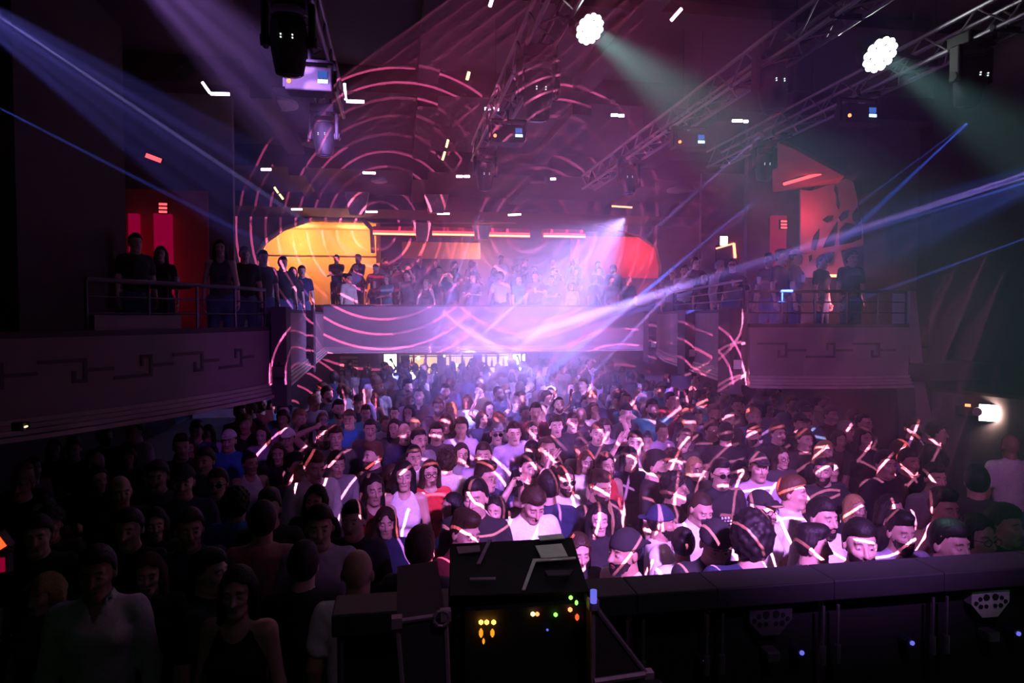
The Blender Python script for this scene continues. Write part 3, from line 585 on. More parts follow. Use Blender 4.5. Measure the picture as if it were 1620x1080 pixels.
# flight cases left and right of the controller
def case(name, pxs, Y, depth, label):
    O = at(pxs[0][0], 1080, Y); t = empty(name, (O.x, Y, SZ)); tag(t, label, 'flight case'); L = t.location
    pts = [at(px, py, Y) for px, py in pxs]; n = len(pts)
    V = [p - L for p in pts] + [p - L + Vector((0, depth, 0)) for p in pts]
    link('carpeted_side', mesh('carpeted_side', V, [tuple(range(n)), tuple(range(n, 2 * n))[::-1]] + [(i, n + i, n + (i + 1) % n, (i + 1) % n) for i in range(n)]), MAT['carpet'], t)
    for i in range(n):
        a, b = pts[i] - L, pts[(i + 1) % n] - L
        tube('edge_trim', a, b, .006, MAT['edge'], t, 6); k = link('corner_cap', mesh('corner_cap', *box_data((-.012, -.012, -.012), (.012, .012, .012))), MAT['edge'], t); k.location = a
    return t, pts, L
MAT['edge'] = mat('purple_edge_trim', (.40, .24, .36), .5, .2, noise=(40, .3))
FY = 1.55
c1, pts, L = case('flight_case', [(628, 983), (705, 972), (715, 1240), (650, 1240)], FY, .35, 'carpeted flight case with pale edges, left of the amber lights')
h = at(698, 975, FY) - L; link('handle_ring', mesh('handle_ring', *path_tube_data([h + Vector((.018 * math.cos(a * .7), -.01, .018 * math.sin(a * .7))) for a in range(10)], .004)), MAT['edge'], c1)
c2, pts, L = case('wedge_case', [(938, 955), (1025, 1068), (1020, 1240), (938, 1240)], FY, .30, 'triangular wedge case with pale edges, right of the amber lights')
a, b = at(940, 1078, FY - .02) - L, at(1020, 1066, FY - .02) - L; tube('front_trim', a, b, .008, MAT['edge'], c2, 6)
q = at(939, 953, FY - .03) - L; tube('blue_tip', q, q + Vector((0, 0, .03)), .008, MAT['blue_led'], c2, 8)
q = at(1032, 1083, FY - .05) - L; box('castor', q - Vector((.03, .02, .05)), q + Vector((.03, .03, .0)), MAT['rubber'], c2, .008)
# sloping console in the middle, silver tape and label plates on its lid
CY = 1.62
co = empty('lighting_console', (at(820, 940, CY).x, CY, SZ)); tag(co, 'black lighting console with silver tape on its lid and coloured status lights', 'console'); L = co.location
lid = [at(712, 860, CY + .25), at(905, 850, CY + .25), at(932, 935, CY), at(712, 942, CY)]
V = [p - L for p in lid] + [p - L + Vector((0, .02, -.05)) for p in lid]
link('lid', mesh('lid', V, [(0, 1, 2, 3), (7, 6, 5, 4), (0, 4, 5, 1), (1, 5, 6, 2), (2, 6, 7, 3), (3, 7, 4, 0)]), MAT['black'], co)
a, b = at(718, 944, CY + .02), at(928, 938, CY + .02)
box('body', (a.x - L.x, .02, 0), (b.x - L.x, .22, b.z - .03 - SZ), MAT['rubber'], co, .01)
nl = ((lid[1] - lid[0]).cross(lid[3] - lid[0])).normalized(); nl = nl if nl.dot(CAM - lid[0]) > 0 else -nl
def on_lid(px, py):
    r = ray(px, py); t = (lid[0] - CAM).dot(nl) / r.dot(nl); return CAM + r * t
def decal(name, pxs, m, lift=.004):
    pts = [on_lid(*p) + nl * lift - L for p in pxs]; n = len(pts); V = pts + [p - nl * .003 for p in pts]
    link(name, mesh(name, V, [tuple(range(n)), tuple(range(n, 2 * n))[::-1]] + [(i, n + i, n + (i + 1) % n, (i + 1) % n) for i in range(n)]), m, co)
Zc = lambda Lp: [(600 + x / 4.32, 830 + y / 4.32) for x, y in Lp]
decal('silver_tape', Zc([(975, 450), (1050, 240), (1340, 226), (1345, 240), (1070, 258), (998, 452)]), MAT['silver'])
decal('silver_plate', Zc([(1065, 155), (1245, 140), (1290, 228), (1105, 240)]), MAT['silver'], .006)
decal('silver_plate', Zc([(1085, 88), (1250, 72), (1270, 105), (1100, 118)]), MAT['silver'], .006)
decal('silver_tape', Zc([(665, 272), (745, 108), (768, 108), (692, 272)]), MAT['edge'])
decal('name_plate', Zc([(525, 160), (685, 150), (690, 190), (540, 205)]), MAT['edge'], .005)
decal('printed_label', Zc([(620, 372), (795, 368), (795, 382), (620, 386)]), MAT['edge'], .005)
decal('printed_label', Zc([(1130, 322), (1330, 318), (1300, 352), (1150, 356)]), MAT['fret'], .005)
def led(px, py, r, m, n='status_light', h=1.0, Y=CY - .02):
    q = at(px, py, Y) - L; o = link(n, mesh(n, *lathe_data([(r * .3, -r * h), (r, -r * .4 * h), (r, r * .4 * h), (r * .3, r * h)], 10), True), MAT[m], co); o.location = q
for px in (761, 770, 781): led(px, 984, .0055, 'amber')
led(761, 1001, .005, 'amber2', 'lit_fader', 2.2); led(779, 1001, .005, 'amber2', 'lit_fader', 2.0); led(765, 1014, .003, 'amber2', 'lit_fader', 2.4)
led(843, 971, .0055, 'led_yel'); led(850, 971, .005, 'dot_red'); led(879, 972, .005, 'green'); led(903, 945, .005, 'green'); led(912, 953, .004, 'green', h=1.5); led(902, 964, .0055, 'dot_red'); led(913, 976, .005, 'red_edge', h=1.6); led(866, 996, .003, 'blue_led')
box('front_panel', (at(735, 960, CY).x - L.x, -.012, .16), (at(930, 960, CY).x - L.x, .03, at(800, 940, CY).z - .03 - SZ), MAT['rubber'], co)
# red light edge at the far left
q = at(-12, 866, 3.2); o = empty('red_strip_light', q); tag(o, 'glowing red-orange strip at the left edge', 'led light'); o.rotation_euler = (0, math.radians(-32), 0); box('lit_face', (-.12, -.01, -.025), (.05, .0, .03), MAT['red_edge'], o); box('housing', (-.13, .0, -.035), (.06, .04, .04), MAT['black'], o)
q = at(-4, 893, 3.2); o = empty('red_strip_light', q); tag(o, 'dimmer small red strip just under the glowing one at the left edge', 'led light'); box('lit_face', (-.06, -.01, -.03), (.03, .0, .03), MAT['column_red'], o); box('housing', (-.07, 0, -.04), (.04, .04, .04), MAT['black'], o)

# ---------------------------------------------------------------- people: signed-distance bodies meshed with surface nets
def _cap(P, a, b, r1, r2, sq):
    X, Yv, Z = P
    ba = [b[i] - a[i] for i in range(3)]
    L2 = ba[0]**2 + ba[1]**2 + ba[2]**2 + 1e-12
    px, py, pz = X - a[0], (Yv - a[1]) / sq, Z - a[2]
    by = ba[1] / sq
    L2 = ba[0]**2 + by**2 + ba[2]**2 + 1e-12
    h = np.clip((px * ba[0] + py * by + pz * ba[2]) / L2, 0, 1)
    return np.sqrt((px - h * ba[0])**2 + (py - h * by)**2 + (pz - h * ba[2])**2) - (r1 + (r2 - r1) * h)

def _ell(P, c, r, R):
    X, Yv, Z = P
    d = [X - c[0], Yv - c[1], Z - c[2]]
    if R is not None:
        d = [d[0] * R[0][i] + d[1] * R[1][i] + d[2] * R[2][i] for i in range(3)]
    k0 = np.sqrt((d[0] / r[0])**2 + (d[1] / r[1])**2 + (d[2] / r[2])**2) + 1e-9
    k1 = np.sqrt((d[0] / r[0]**2)**2 + (d[1] / r[1]**2)**2 + (d[2] / r[2]**2)**2) + 1e-9
    return k0 * (k0 - 1) / k1

def prim_box(p):
    if p[0] == 'cap':
        _, a, b, r1, r2, sq, k, s = p
        r = max(r1, r2)
        lo = [min(a[i], b[i]) - r for i in range(3)]; hi = [max(a[i], b[i]) + r for i in range(3)]
    else:
        _, c, r, R, k, s = p
        m = max(r) if R is not None else None
        lo = [c[i] - (m or r[i]) for i in range(3)]; hi = [c[i] + (m or r[i]) for i in range(3)]
    return lo, hi

def eval_field(prims, ax, cut=None):
    F = np.full((len(ax[0]), len(ax[1]), len(ax[2])), 0.5)
    for p in prims:
        lo, hi = prim_box(p)
        k = p[-2]; mar = k + 0.06
        sl = []
        for i in range(3):
            i0 = max(0, np.searchsorted(ax[i], lo[i] - mar) - 1); i1 = min(len(ax[i]), np.searchsorted(ax[i], hi[i] + mar) + 1)
            sl.append(slice(i0, i1))
        if any(s.stop - s.start < 2 for s in sl): continue
        P = (ax[0][sl[0]][:, None, None], ax[1][sl[1]][None, :, None], ax[2][sl[2]][None, None, :])
        d = _cap(P, *p[1:6]) if p[0] == 'cap' else _ell(P, *p[1:4])
        f = F[tuple(sl)]
        if p[-1] > 0:
            h = np.maximum(k - np.abs(f - d), 0) / max(k, 1e-6)
            F[tuple(sl)] = np.minimum(f, d) - h * h * k * .25
        else:
            d = -d
            h = np.maximum(k - np.abs(f - d), 0) / max(k, 1e-6)
            F[tuple(sl)] = np.maximum(f, d) + h * h * k * .25
    if cut is not None:
        F = cut(F, ax[0][:, None, None], ax[1][None, :, None], ax[2][None, None, :])
    F[0] = F[-1] = .5; F[:, 0] = F[:, -1] = .5; F[:, :, 0] = F[:, :, -1] = .5
    return F

_CORN = [(a, b, c) for a in (0, 1) for b in (0, 1) for c in (0, 1)]
_EDGES = [(c, d) for c in _CORN for d in _CORN if c < d and sum(abs(c[i] - d[i]) for i in range(3)) == 1]
def surface_net(F, ax):
    S = F < 0
    n = 0
    cnt = sum(S[a:S.shape[0] - 1 + a, b:S.shape[1] - 1 + b, c:S.shape[2] - 1 + c].astype(np.int8) for a, b, c in _CORN)
    I = np.argwhere((cnt > 0) & (cnt < 8))
    acc = np.zeros((len(I), 3)); num = np.zeros(len(I))
    C = [np.asarray(a) for a in ax]
    for c, d in _EDGES:
        f0 = F[I[:, 0] + c[0], I[:, 1] + c[1], I[:, 2] + c[2]]; f1 = F[I[:, 0] + d[0], I[:, 1] + d[1], I[:, 2] + d[2]]
        m = (f0 < 0) != (f1 < 0)
        t = np.where(m, f0 / np.where(m, f0 - f1, 1), 0)
        for q in range(3):
            p0 = C[q][I[:, q] + c[q]]; p1 = C[q][I[:, q] + d[q]]
            acc[:, q] += np.where(m, p0 + t * (p1 - p0), 0)
        num += m
    V = acc / num[:, None]
    vid = np.full(cnt.shape, -1, dtype=np.int64); vid[I[:, 0], I[:, 1], I[:, 2]] = np.arange(len(I))
    faces = []
    for q in range(3):
        sa = [slice(None)] * 3; sb = [slice(None)] * 3
        sa[q] = slice(0, -1); sb[q] = slice(1, None)
        D = S[tuple(sa)] != S[tuple(sb)]
        E = np.argwhere(D)
        u, v = (q + 1) % 3, (q + 2) % 3
        E = E[(E[:, u] > 0) & (E[:, v] > 0) & (E[:, u] < S.shape[u] - 1) & (E[:, v] < S.shape[v] - 1)]
        ins = S[E[:, 0], E[:, 1], E[:, 2]]
        def cell(du, dv):
            G = E.copy(); G[:, u] += du; G[:, v] += dv
            return vid[G[:, 0], G[:, 1], G[:, 2]]
        a, b, c, d = cell(-1, -1), cell(0, -1), cell(0, 0), cell(-1, 0)
        Q = np.stack([a, b, c, d], 1)
        Q[~ins] = Q[~ins][:, ::-1]
        faces.append(Q)
    Fc = np.concatenate(faces)
    return V, Fc[(Fc >= 0).all(1)]

def np_mesh(name, V, Q, extra=None, tint=None):
    me = bpy.data.meshes.new(name)
    V = np.asarray(V, dtype=np.float32); nv, nq = len(V), len(Q)
    me.vertices.add(nv); me.vertices.foreach_set('co', V.ravel())
    me.loops.add(nq * 4); me.loops.foreach_set('vertex_index', np.asarray(Q, dtype=np.int32).ravel())
    me.polygons.add(nq); me.polygons.foreach_set('loop_start', np.arange(0, nq * 4, 4, dtype=np.int32))
    me.polygons.foreach_set('use_smooth', np.ones(nq, dtype=bool))
    if tint is not None:
        at = me.color_attributes.new('tint', 'FLOAT_COLOR', 'POINT'); at.data.foreach_set('color', tint.astype(np.float32).ravel())
    me.update(); me.validate()
    return me

def axis(lo, hi, step, fine=None, fstep=None):
    out = [lo]
    while out[-1] < hi:
        x = out[-1]
        st = step
        if fine and fine[0] - step < x < fine[1]: st = fstep
        out.append(x + st)
    return np.array(out)

def rot3(yaw, pitch, roll):
    return (Matrix.Rotation(math.radians(yaw), 3, 'Z') @ Matrix.Rotation(math.radians(pitch), 3, 'X') @ Matrix.Rotation(math.radians(roll), 3, 'Y'))

def xf(prims, R, T, s=1.0):
    """head-local primitives into body space"""
    out = []
    Rl = [[R[i][j] for j in range(3)] for i in range(3)]
    def tp(a): v = R @ Vector(a) * s + T; return (v.x, v.y, v.z)
    for p in prims:
        if p[0] == 'cap': out.append(('cap', tp(p[1]), tp(p[2]), p[3] * s, p[4] * s, p[5], p[6] * s, p[7]))
        else: out.append(('ell', tp(p[1]), tuple(x * s for x in p[2]), Rl, p[4] * s, p[5]))
    return out

def head_prims(fem):
    j = .90 if fem else 1.0
    H = [('ell', (0, .014, .036), (.076, .096, .103), None, .01, 1),
         ('ell', (0, -.026, -.038), (.058 * j, .066, .078), None, .03, 1),
         ('ell', (0, -.071, -.088), (.026 * j, .022, .021), None, .02, 1),
         ('cap', (-.040 * j, .0, -.075), (-.018, -.066, -.090), .018, .017, 1, .02, 1),
         ('cap', (.040 * j, .0, -.075), (.018, -.066, -.090), .018, .017, 1, .02, 1),
         ('cap', (-.036, -.074, .040), (.036, -.074, .040), .013, .013, 1, .018, 1),
         ('cap', (-.046, -.062, -.012), (-.028, -.078, -.018), .016, .014, 1, .02, 1),
         ('cap', (.046, -.062, -.012), (.028, -.078, -.018), .016, .014, 1, .02, 1),
         ('ell', (-.031, -.098, .016), (.019, .017, .013), None, .014, -1),
         ('ell', (.031, -.098, .016), (.019, .017, .013), None, .014, -1),
         ('ell', (-.031, -.0775, .014), (.0155, .0125, .0105), None, .004, 1),
         ('ell', (.031, -.0775, .014), (.0155, .0125, .0105), None, .004, 1),
         ('cap', (0, -.085, .028), (0, -.112, -.020), .0085, .0125 * j, 1, .012, 1),
         ('cap', (-.012, -.095, -.024), (.012, -.095, -.024), .0085, .0085, 1, .008, 1),
         ('cap', (-.018, -.0865, -.050), (.018, -.0865, -.050), .0080, .0080, 1, .005, 1),
         ('cap', (-.015, -.0850, -.0635), (.015, -.0850, -.0635), .0088, .0088, 1, .005, 1),
         ('ell', (-.079, .016, .004), (.010, .020, .032), None, .006, 1),
         ('ell', (.079, .016, .004), (.010, .020, .032), None, .006, 1)]
    return H

def ik(S, Wt, hint, l1, l2):
    S, Wt, hint = Vector(S), Vector(Wt), Vector(hint)
    d = Wt - S; L = min(d.length, (l1 + l2) * .995); d.normalize()
    Wt = S + d * L
    a = (l1 * l1 - l2 * l2 + L * L) / (2 * L); h = math.sqrt(max(l1 * l1 - a * a, 0))
    n = hint - d * hint.dot(d); n.normalize()
    return S + d * a + n * h, Wt

# wrist targets (right = +x side of the image when facing us), elbow hint, hand shape
POSES = {
 'sides':   dict(l=((-.25, -.03, .86), (-.2, .3, 0), 'relax'), r=((.25, -.03, .86), (.2, .3, 0), 'relax')),
 'loose':   dict(l=((-.30, -.10, .90), (-.4, .2, 0), 'relax'), r=((.27, .02, .88), (.3, .3, 0), 'relax')),
 'phone':   dict(l=((-.07, -.33, 1.18), (-.5, .1, -.6), 'hold'), r=((.07, -.33, 1.18), (.5, .1, -.6), 'hold')),
 'film':    dict(l=((-.08, -.34, 1.60), (-.5, -.1, -.8), 'hold'), r=((.08, -.34, 1.60), (.5, -.1, -.8), 'hold')),
 'raise_r': dict(l=((-.25, -.05, .88), (-.2, .3, 0), 'relax'), r=((.27, -.22, 1.80), (.7, -.1, -.3), 'fist')),
 'raise_l': dict(l=((-.24, -.20, 1.84), (-.7, -.1, -.3), 'open'), r=((.25, -.05, .88), (.2, .3, 0), 'relax')),
 'raise_2': dict(l=((-.30, -.15, 1.82), (-.7, -.1, -.3), 'open'), r=((.28, -.18, 1.86), (.7, -.1, -.3), 'fist')),
 'clap':    dict(l=((-.10, -.28, 1.40), (-.6, .1, -.6), 'open'), r=((.10, -.28, 1.40), (.6, .1, -.6), 'open')),
 'face':    dict(l=((-.06, -.24, 1.50), (-.6, -.1, -.7), 'open'), r=((.07, -.22, 1.56), (.6, -.1, -.7), 'open')),
 'crossed': dict(l=((.10, -.22, 1.20), (-.7, -.1, -.4), 'relax'), r=((-.10, -.24, 1.16), (.7, -.1, -.4), 'relax')),
 'hand_head': dict(l=((-.11, -.02, 1.74), (-.9, -.3, .2), 'open'), r=((.25, -.05, .88), (.2, .3, 0), 'relax')),
 'drink':   dict(l=((-.25, -.05, .88), (-.2, .3, 0), 'relax'), r=((.13, -.32, 1.24), (.6, .2, -.5), 'hold')),
}
def limbs(fem, pose):
    sh = .156 if fem else .176
    P = POSES[pose]
    out = {}
    for s, key in ((-1, 'l'), (1, 'r')):
        S = Vector((s * sh, .015, 1.425)); w, hint, hand = P[key]
        w = Vector((w[0] * (.92 if fem else 1), w[1], w[2]))
        E_, W_ = ik(S, w, hint, .29, .255)
        out[key] = (S, E_, W_, hand)
    return out

def torso_prims(fem, off=0.0):
    o = off
    if fem:
        T = [('cap', (0, .012, .97), (0, .010, 1.10), .150 + o, .118 + o, .72, .05, 1),
             ('cap', (0, .010, 1.10), (0, .008, 1.30), .115 + o, .132 + o, .72, .05, 1),
             ('cap', (-.135, .018, 1.425), (.135, .018, 1.425), .052 + o, .052 + o, 1, .06, 1),
             ('cap', (-.068, -.075, 1.275), (.068, -.075, 1.275), .060 + o, .060 + o, 1, .04, 1),
             ('cap', (0, .02, 1.44), (0, .012, 1.49), .070 + o, .050 + o, 1, .05, 1)]
    else:
        T = [('cap', (0, .012, .97), (0, .010, 1.10), .140 + o, .135 + o, .74, .05, 1),
             ('cap', (0, .010, 1.10), (0, .008, 1.32), .135 + o, .155 + o, .72, .05, 1),
             ('cap', (-.150, .018, 1.428), (.150, .018, 1.428), .053 + o, .053 + o, 1, .06, 1),
             ('cap', (-.07, -.055, 1.335), (.07, -.055, 1.335), .065 + o, .065 + o, 1, .05, 1),
             ('cap', (0, .02, 1.44), (0, .014, 1.50), .082 + o, .058 + o, 1, .05, 1)]
    return T

def leg_prims(fem, o=0.0):
    L = []
    for s in (-1, 1):
        L += [('cap', (s * .088, .01, .92), (s * .105, -.005, .49), .088 + o, .056 + o, 1, .04, 1),
              ('cap', (s * .105, -.005, .49), (s * .11, .02, .09), .056 + o, .040 + o, 1, .03, 1)]
    return L

def loft(V, Q, rings, closed=True):
    base = len(V); n = len(rings[0])
    for r in rings: V.extend(r)
    for i in range(len(rings) - 1):
        for j in range(n):
            a = base + i * n + j; b = base + i * n + (j + 1) % n
            Q.append((a, b, b + n, a + n))
    if closed:
        for i, rv in ((0, True), (len(rings) - 1, False)):
            c = base + i * n
            idx = [c + j for j in range(n)]
            if rv: idx.reverse()
            for j in range(1, n - 1, 2):
                Q.append((idx[0], idx[j], idx[j + 1], idx[(j + 2) % n]) if j + 2 <= n - 1 or n % 2 == 0 else (idx[0], idx[j], idx[j + 1], idx[j + 1]))

def build_hand(E_, W_, s, shape, V, Q, sides):
    d = (W_ - E_).normalized()
    side = Vector((-s, 0, 0)) - d * d.dot(Vector((-s, 0, 0)))       # thumb side: towards the body's middle
    if side.length < .3: side = Vector((0, -1, 0)) - d * d.dot(Vector((0, -1, 0)))
    if d.z < -.6: side = Vector((0, -1, 0)) - d * d.dot(Vector((0, -1, 0)))
    side.normalize()
    nrm = d.cross(side).normalized()
    if nrm.y > 0 and abs(nrm.y) > .4: nrm = -nrm                   # palm to the front
    if d.z < -.6: nrm = Vector((-s, 0, 0)) - d * d.dot(Vector((-s, 0, 0))); nrm.normalize()
    def ring(c, w, t, m=8):
        return [tuple(c + side * (w * math.cos(2 * math.pi * i / m)) + nrm * (t * math.sin(2 * math.pi * i / m))) for i in range(m)]
    def fix(rings):                                                 # consistent outward winding
        a = side.cross(nrm).dot(d) > 0
        return rings if a else [r[::-1] for r in rings]
    loft(V, Q, fix([ring(W_ - d * .045, .024, .023), ring(W_ + d * .01, .028, .019), ring(W_ + d * .05, .038, .017), ring(W_ + d * .092, .040, .013)]))
    curl = {'relax': (18, 28, 20), 'open': (4, 8, 6), 'fist': (75, 95, 60), 'hold': (35, 55, 40)}[shape]
    for i in range(4):
        o = .0295 - i * .0195
        p = W_ + d * (.083 - abs(i - 1) * .004) + side * o
        ln = (.040, .045, .042, .033)[i]
        dirv = (d + side * (o * 2.2 if shape == 'open' else o)).normalized()
        rings = [None]; ang = 0; pts = [p]
        dirs = []
        for k, L in enumerate((ln, ln * .62, ln * .5)):
            ang += math.radians(curl[k])
            dv = dirv * math.cos(ang) + nrm * math.sin(ang)
            dirs.append(dv); pts.append(pts[-1] + dv * L)
        rr = (.0095, .0088, .0080, .0062)
        rings = []
        for k, pt in enumerate(pts):
            dv = dirs[max(0, k - 1)]; n2 = dv.cross(side).normalized()
            rings.append([tuple(pt + side * (rr[k] * math.cos(2 * math.pi * q / sides)) - n2 * (rr[k] * math.sin(2 * math.pi * q / sides))) for q in range(sides)])
        ok = side.cross(-(dirs[0].cross(side))).dot(dirs[0]) > 0
        loft(V, Q, rings if ok else [r[::-1] for r in rings])
    tb = W_ + d * .028 + side * .026                                # thumb leaves the side of the palm
    td = (d * .75 + side * (.75 if shape != 'fist' else .25) + nrm * .35).normalized()
    td2 = (td + nrm * (.9 if shape in ('fist', 'hold') else .25) + d * .2).normalized()
    pts = [tb - td * .012, tb + td * .038, tb + td * .038 + td2 * .030]
    rr = (.0125, .0105, .0075)
    ref = nrm.cross(td).normalized(); ref2 = td.cross(ref)
    rings = [[tuple(pt + ref * (rr[k] * math.cos(2 * math.pi * q / sides)) + ref2 * (rr[k] * math.sin(2 * math.pi * q / sides))) for q in range(sides)] for k, pt in enumerate(pts)]
    loft(V, Q, rings if ref.cross(ref2).dot(td) > 0 else [r[::-1] for r in rings])

HEAD_PIV = Vector((0, .012, 1.515))
def head_frame(fem, hy, hp, hr):
    R = rot3(hy, hp, hr); s = .95 if fem else 1.0
    T = HEAD_PIV + R @ Vector((0, -.022, .108)) * s
    return R, T, s

_body_cache = {}
def body_mesh(fem, pose, hy, hp, hr, lod):
    key = (fem, pose, hy, hp, hr, lod)
    if key in _body_cache: return _body_cache[key]
    R, T, s = head_frame(fem, hy, hp, hr)
    prims = torso_prims(fem)
    prims += [('cap', (0, .02, 1.44), tuple(T + R @ Vector((0, .025, -.06)) * s), .062 if not fem else .050, .056 if not fem else .046, 1, .03, 1)]
    prims += leg_prims(fem)
    for sgn in (-1, 1):
        prims.append(('cap', (sgn * .11, .03, .05), (sgn * .125, -.12, .035), .042, .034, 1, .02, 1))
    lm = limbs(fem, pose); g = .84 if fem else 1.0
    for k in ('l', 'r'):
        S_, E_, W_, h = lm[k]
        prims += [('cap', tuple(S_), tuple(E_), .052 * g, .040 * g, 1, .035, 1), ('cap', tuple(E_), tuple(W_), .041 * g, .026 * g, 1, .02, 1)]
    hp_ = xf(head_prims(fem), R, T, s)
    prims += hp_
    bb = [prim_box(p) for p in prims]
    lo = [min(b[0][i] for b in bb) - .04 for i in range(3)]; hi = [max(b[1][i] for b in bb) + .04 for i in range(3)]
    f = 1.0 if lod == 0 else 2.3
    ax = (axis(lo[0], hi[0], .017 * f, (T.x - .10, T.x + .10), .0072 * f),
          axis(lo[1], hi[1], .017 * f, (T.y - .13, T.y + .12), .0078 * f),
          np.concatenate([axis(0.0 - .03 * f, 1.0, .026 * f)[:-1], axis(1.0, 1.42, .017 * f)[:-1], axis(1.42, hi[2], .02 * f, (1.42, T.z + .16), .0072 * f)]))
    F = eval_field(prims, ax)
    V, Q = surface_net(F, ax)
    # facial colouring, in head space
    L = (V - np.array(T)) @ np.array(R) / s
    tint = np.zeros((len(V), 4)); x, y, z = L[:, 0], L[:, 1], L[:, 2]; axx = np.abs(x)
    front = (y < -.055)
    def paint(m, col, a): tint[m] = (*col, a)
    if lod == 0:
        paint(front & (((axx - .031) / .015)**2 + ((z - .014) / .0058)**2 < 1) & (y > -.099), (.40, .37, .36), .8)
        paint(front & (((axx - .031) / .0062)**2 + ((z - .014) / .0062)**2 < 1) & (y > -.099), (.02, .012, .01), 1)
        paint(front & (axx > .012) & (axx < .050) & (np.abs(z - (.041 - .0035 * ((axx - .03) / .02)**2)) < .0055), (.025, .015, .012), .85)
        paint(front & (axx < .024) & (np.abs(z + .056) < .012 - .25 * axx) & (y < -.075), (.30, .07, .07), .75)
        paint(front & (axx < .020) & (np.abs(z + .0568) < .0028) & (y < -.07), (.05, .015, .015), .9)
    else:
        paint(front & (axx > .014) & (axx < .048) & (z > .006) & (z < .044), (.07, .035, .03), .5)
        paint(front & (axx < .026) & (np.abs(z + .056) < .011), (.25, .06, .06), .6)
    Vl, Ql = [tuple(v) for v in V], [tuple(q) for q in Q]
    n0 = len(Vl)
    for sg, k in ((-1, 'l'), (1, 'r')):
        S_, E_, W_, h = lm[k]
        build_hand(E_, W_, sg, h, Vl, Ql, 6 if lod == 0 else 4)
    tint = np.concatenate([tint, np.zeros((len(Vl) - n0, 4))])
    me = np_mesh('body', Vl, Ql, tint=tint)
    _body_cache[key] = me
    return me

_shirt_cache = {}
def top_mesh(fem, pose, kind, lod):
    key = (fem, pose, kind, lod)
    if key in _shirt_cache: return _shirt_cache[key]
    prims = torso_prims(fem, .011)
    lm = limbs(fem, pose); g = .84 if fem else 1.0
    t_s = {'tee': .58, 'long': 1, 'shirt': 1, 'tank': 0, 'dress': .45, 'strappy': 0}[kind]
    for k in ('l', 'r'):
        S_, E_, W_, h = lm[k]
        if t_s > 0:
            e = S_ + (E_ - S_) * t_s
            prims.append(('cap', tuple(S_), tuple(e), .060 * g, (.062 if t_s < 1 else .050) * g, 1, .03, 1))
        if t_s == 1:
            prims.append(('cap', tuple(E_), tuple(E_ + (W_ - E_) * (.62 if kind == 'shirt' else .93)), .052 * g, .038 * g, 1, .02, 1))
    if kind == 'dress':
        prims.append(('cap', (0, .012, .98), (0, .012, .60), .165, .21, .8, .06, 1))
    if kind == 'shirt':
        prims.append(('cap', (0, .012, 1.485), (0, .006, 1.525), .066, .072, 1, .02, 1))
    f = 1.0 if lod == 0 else 2.0
    bb = [prim_box(p) for p in prims]
    lo = [min(b[0][i] for b in bb) - .04 for i in range(3)]; hi = [max(b[1][i] for b in bb) + .04 for i in range(3)]
    ax = tuple(axis(lo[i], hi[i], .0165 * f) for i in range(3))
    hem = .56 if kind == 'dress' else .86
    arms = [lm[k] for k in ('l', 'r')]
    def cut(F, X, Yv, Z):
        F = F + .0045 * np.sin(Z * 46 + np.sin(X * 21) * 2.2) * np.sin(X * 33 + Yv * 27) - .002
        F = np.maximum(F, hem - Z)
        if kind in ('tee', 'long'): F = np.maximum(F, Z - (1.508 + .32 * np.minimum(Yv, .03)) - .10 * np.abs(X))
        if kind == 'dress': F = np.maximum(F, Z - (1.49 + .75 * np.minimum(Yv, .03)))
        if kind == 'shirt':
            F = np.maximum(F, Z - 1.540 - .10 * Yv)
            F = np.maximum(F, -(np.sqrt(X**2 + (Yv + .0)**2) - .064) * (Z > 1.50) - 1e3 * (Z <= 1.50))
            F = np.maximum(F, np.where(Yv < -.03, np.minimum(.028 - np.abs(X) * .75 - (1.50 - Z) * .30, Z - 1.38), -1))
        if kind in ('tank', 'strappy'):
            w = .088 if kind == 'tank' else .075
            F = np.maximum(F, np.minimum(Z - (1.36 + .12 * (np.abs(X) < .2)), 1) * 1 - .10)
            F = np.maximum(F, np.where(Z > 1.33, np.abs(X) - (w + .06 - .9 * np.maximum(0, Z - 1.33) * .45), -1))
            F = np.maximum(F, -np.maximum(np.sqrt(X**2 + (Z - 1.50)**2 * .55) - (.052 if kind == 'tank' else .085), Yv - .2))
        return F
    F = eval_field(prims, ax, cut)
    V, Q = surface_net(F, ax)
    me = np_mesh('top', V, Q)
    _shirt_cache[key] = me
    return me

_tr = {}
def trouser_mesh(fem, lod):
    key = (fem, lod)
    if key in _tr: return _tr[key]
    prims = [('cap', (0, .012, .99), (0, .012, .93), .150 if fem else .145, .15, .76, .04, 1)] + leg_prims(fem, .018)
    f = 1.4 if lod == 0 else 2.6
    ax = tuple(axis(a, b, .02 * f) for a, b in ((-.24, .24), (-.2, .2), (.0, 1.1)))
    F = eval_field(prims, ax, lambda F, X, Yv, Z: np.maximum(np.maximum(F, Z - 1.0), .10 - Z))
    V, Q = surface_net(F, ax)
    _tr[key] = np_mesh('trousers', V, Q)
    return _tr[key]

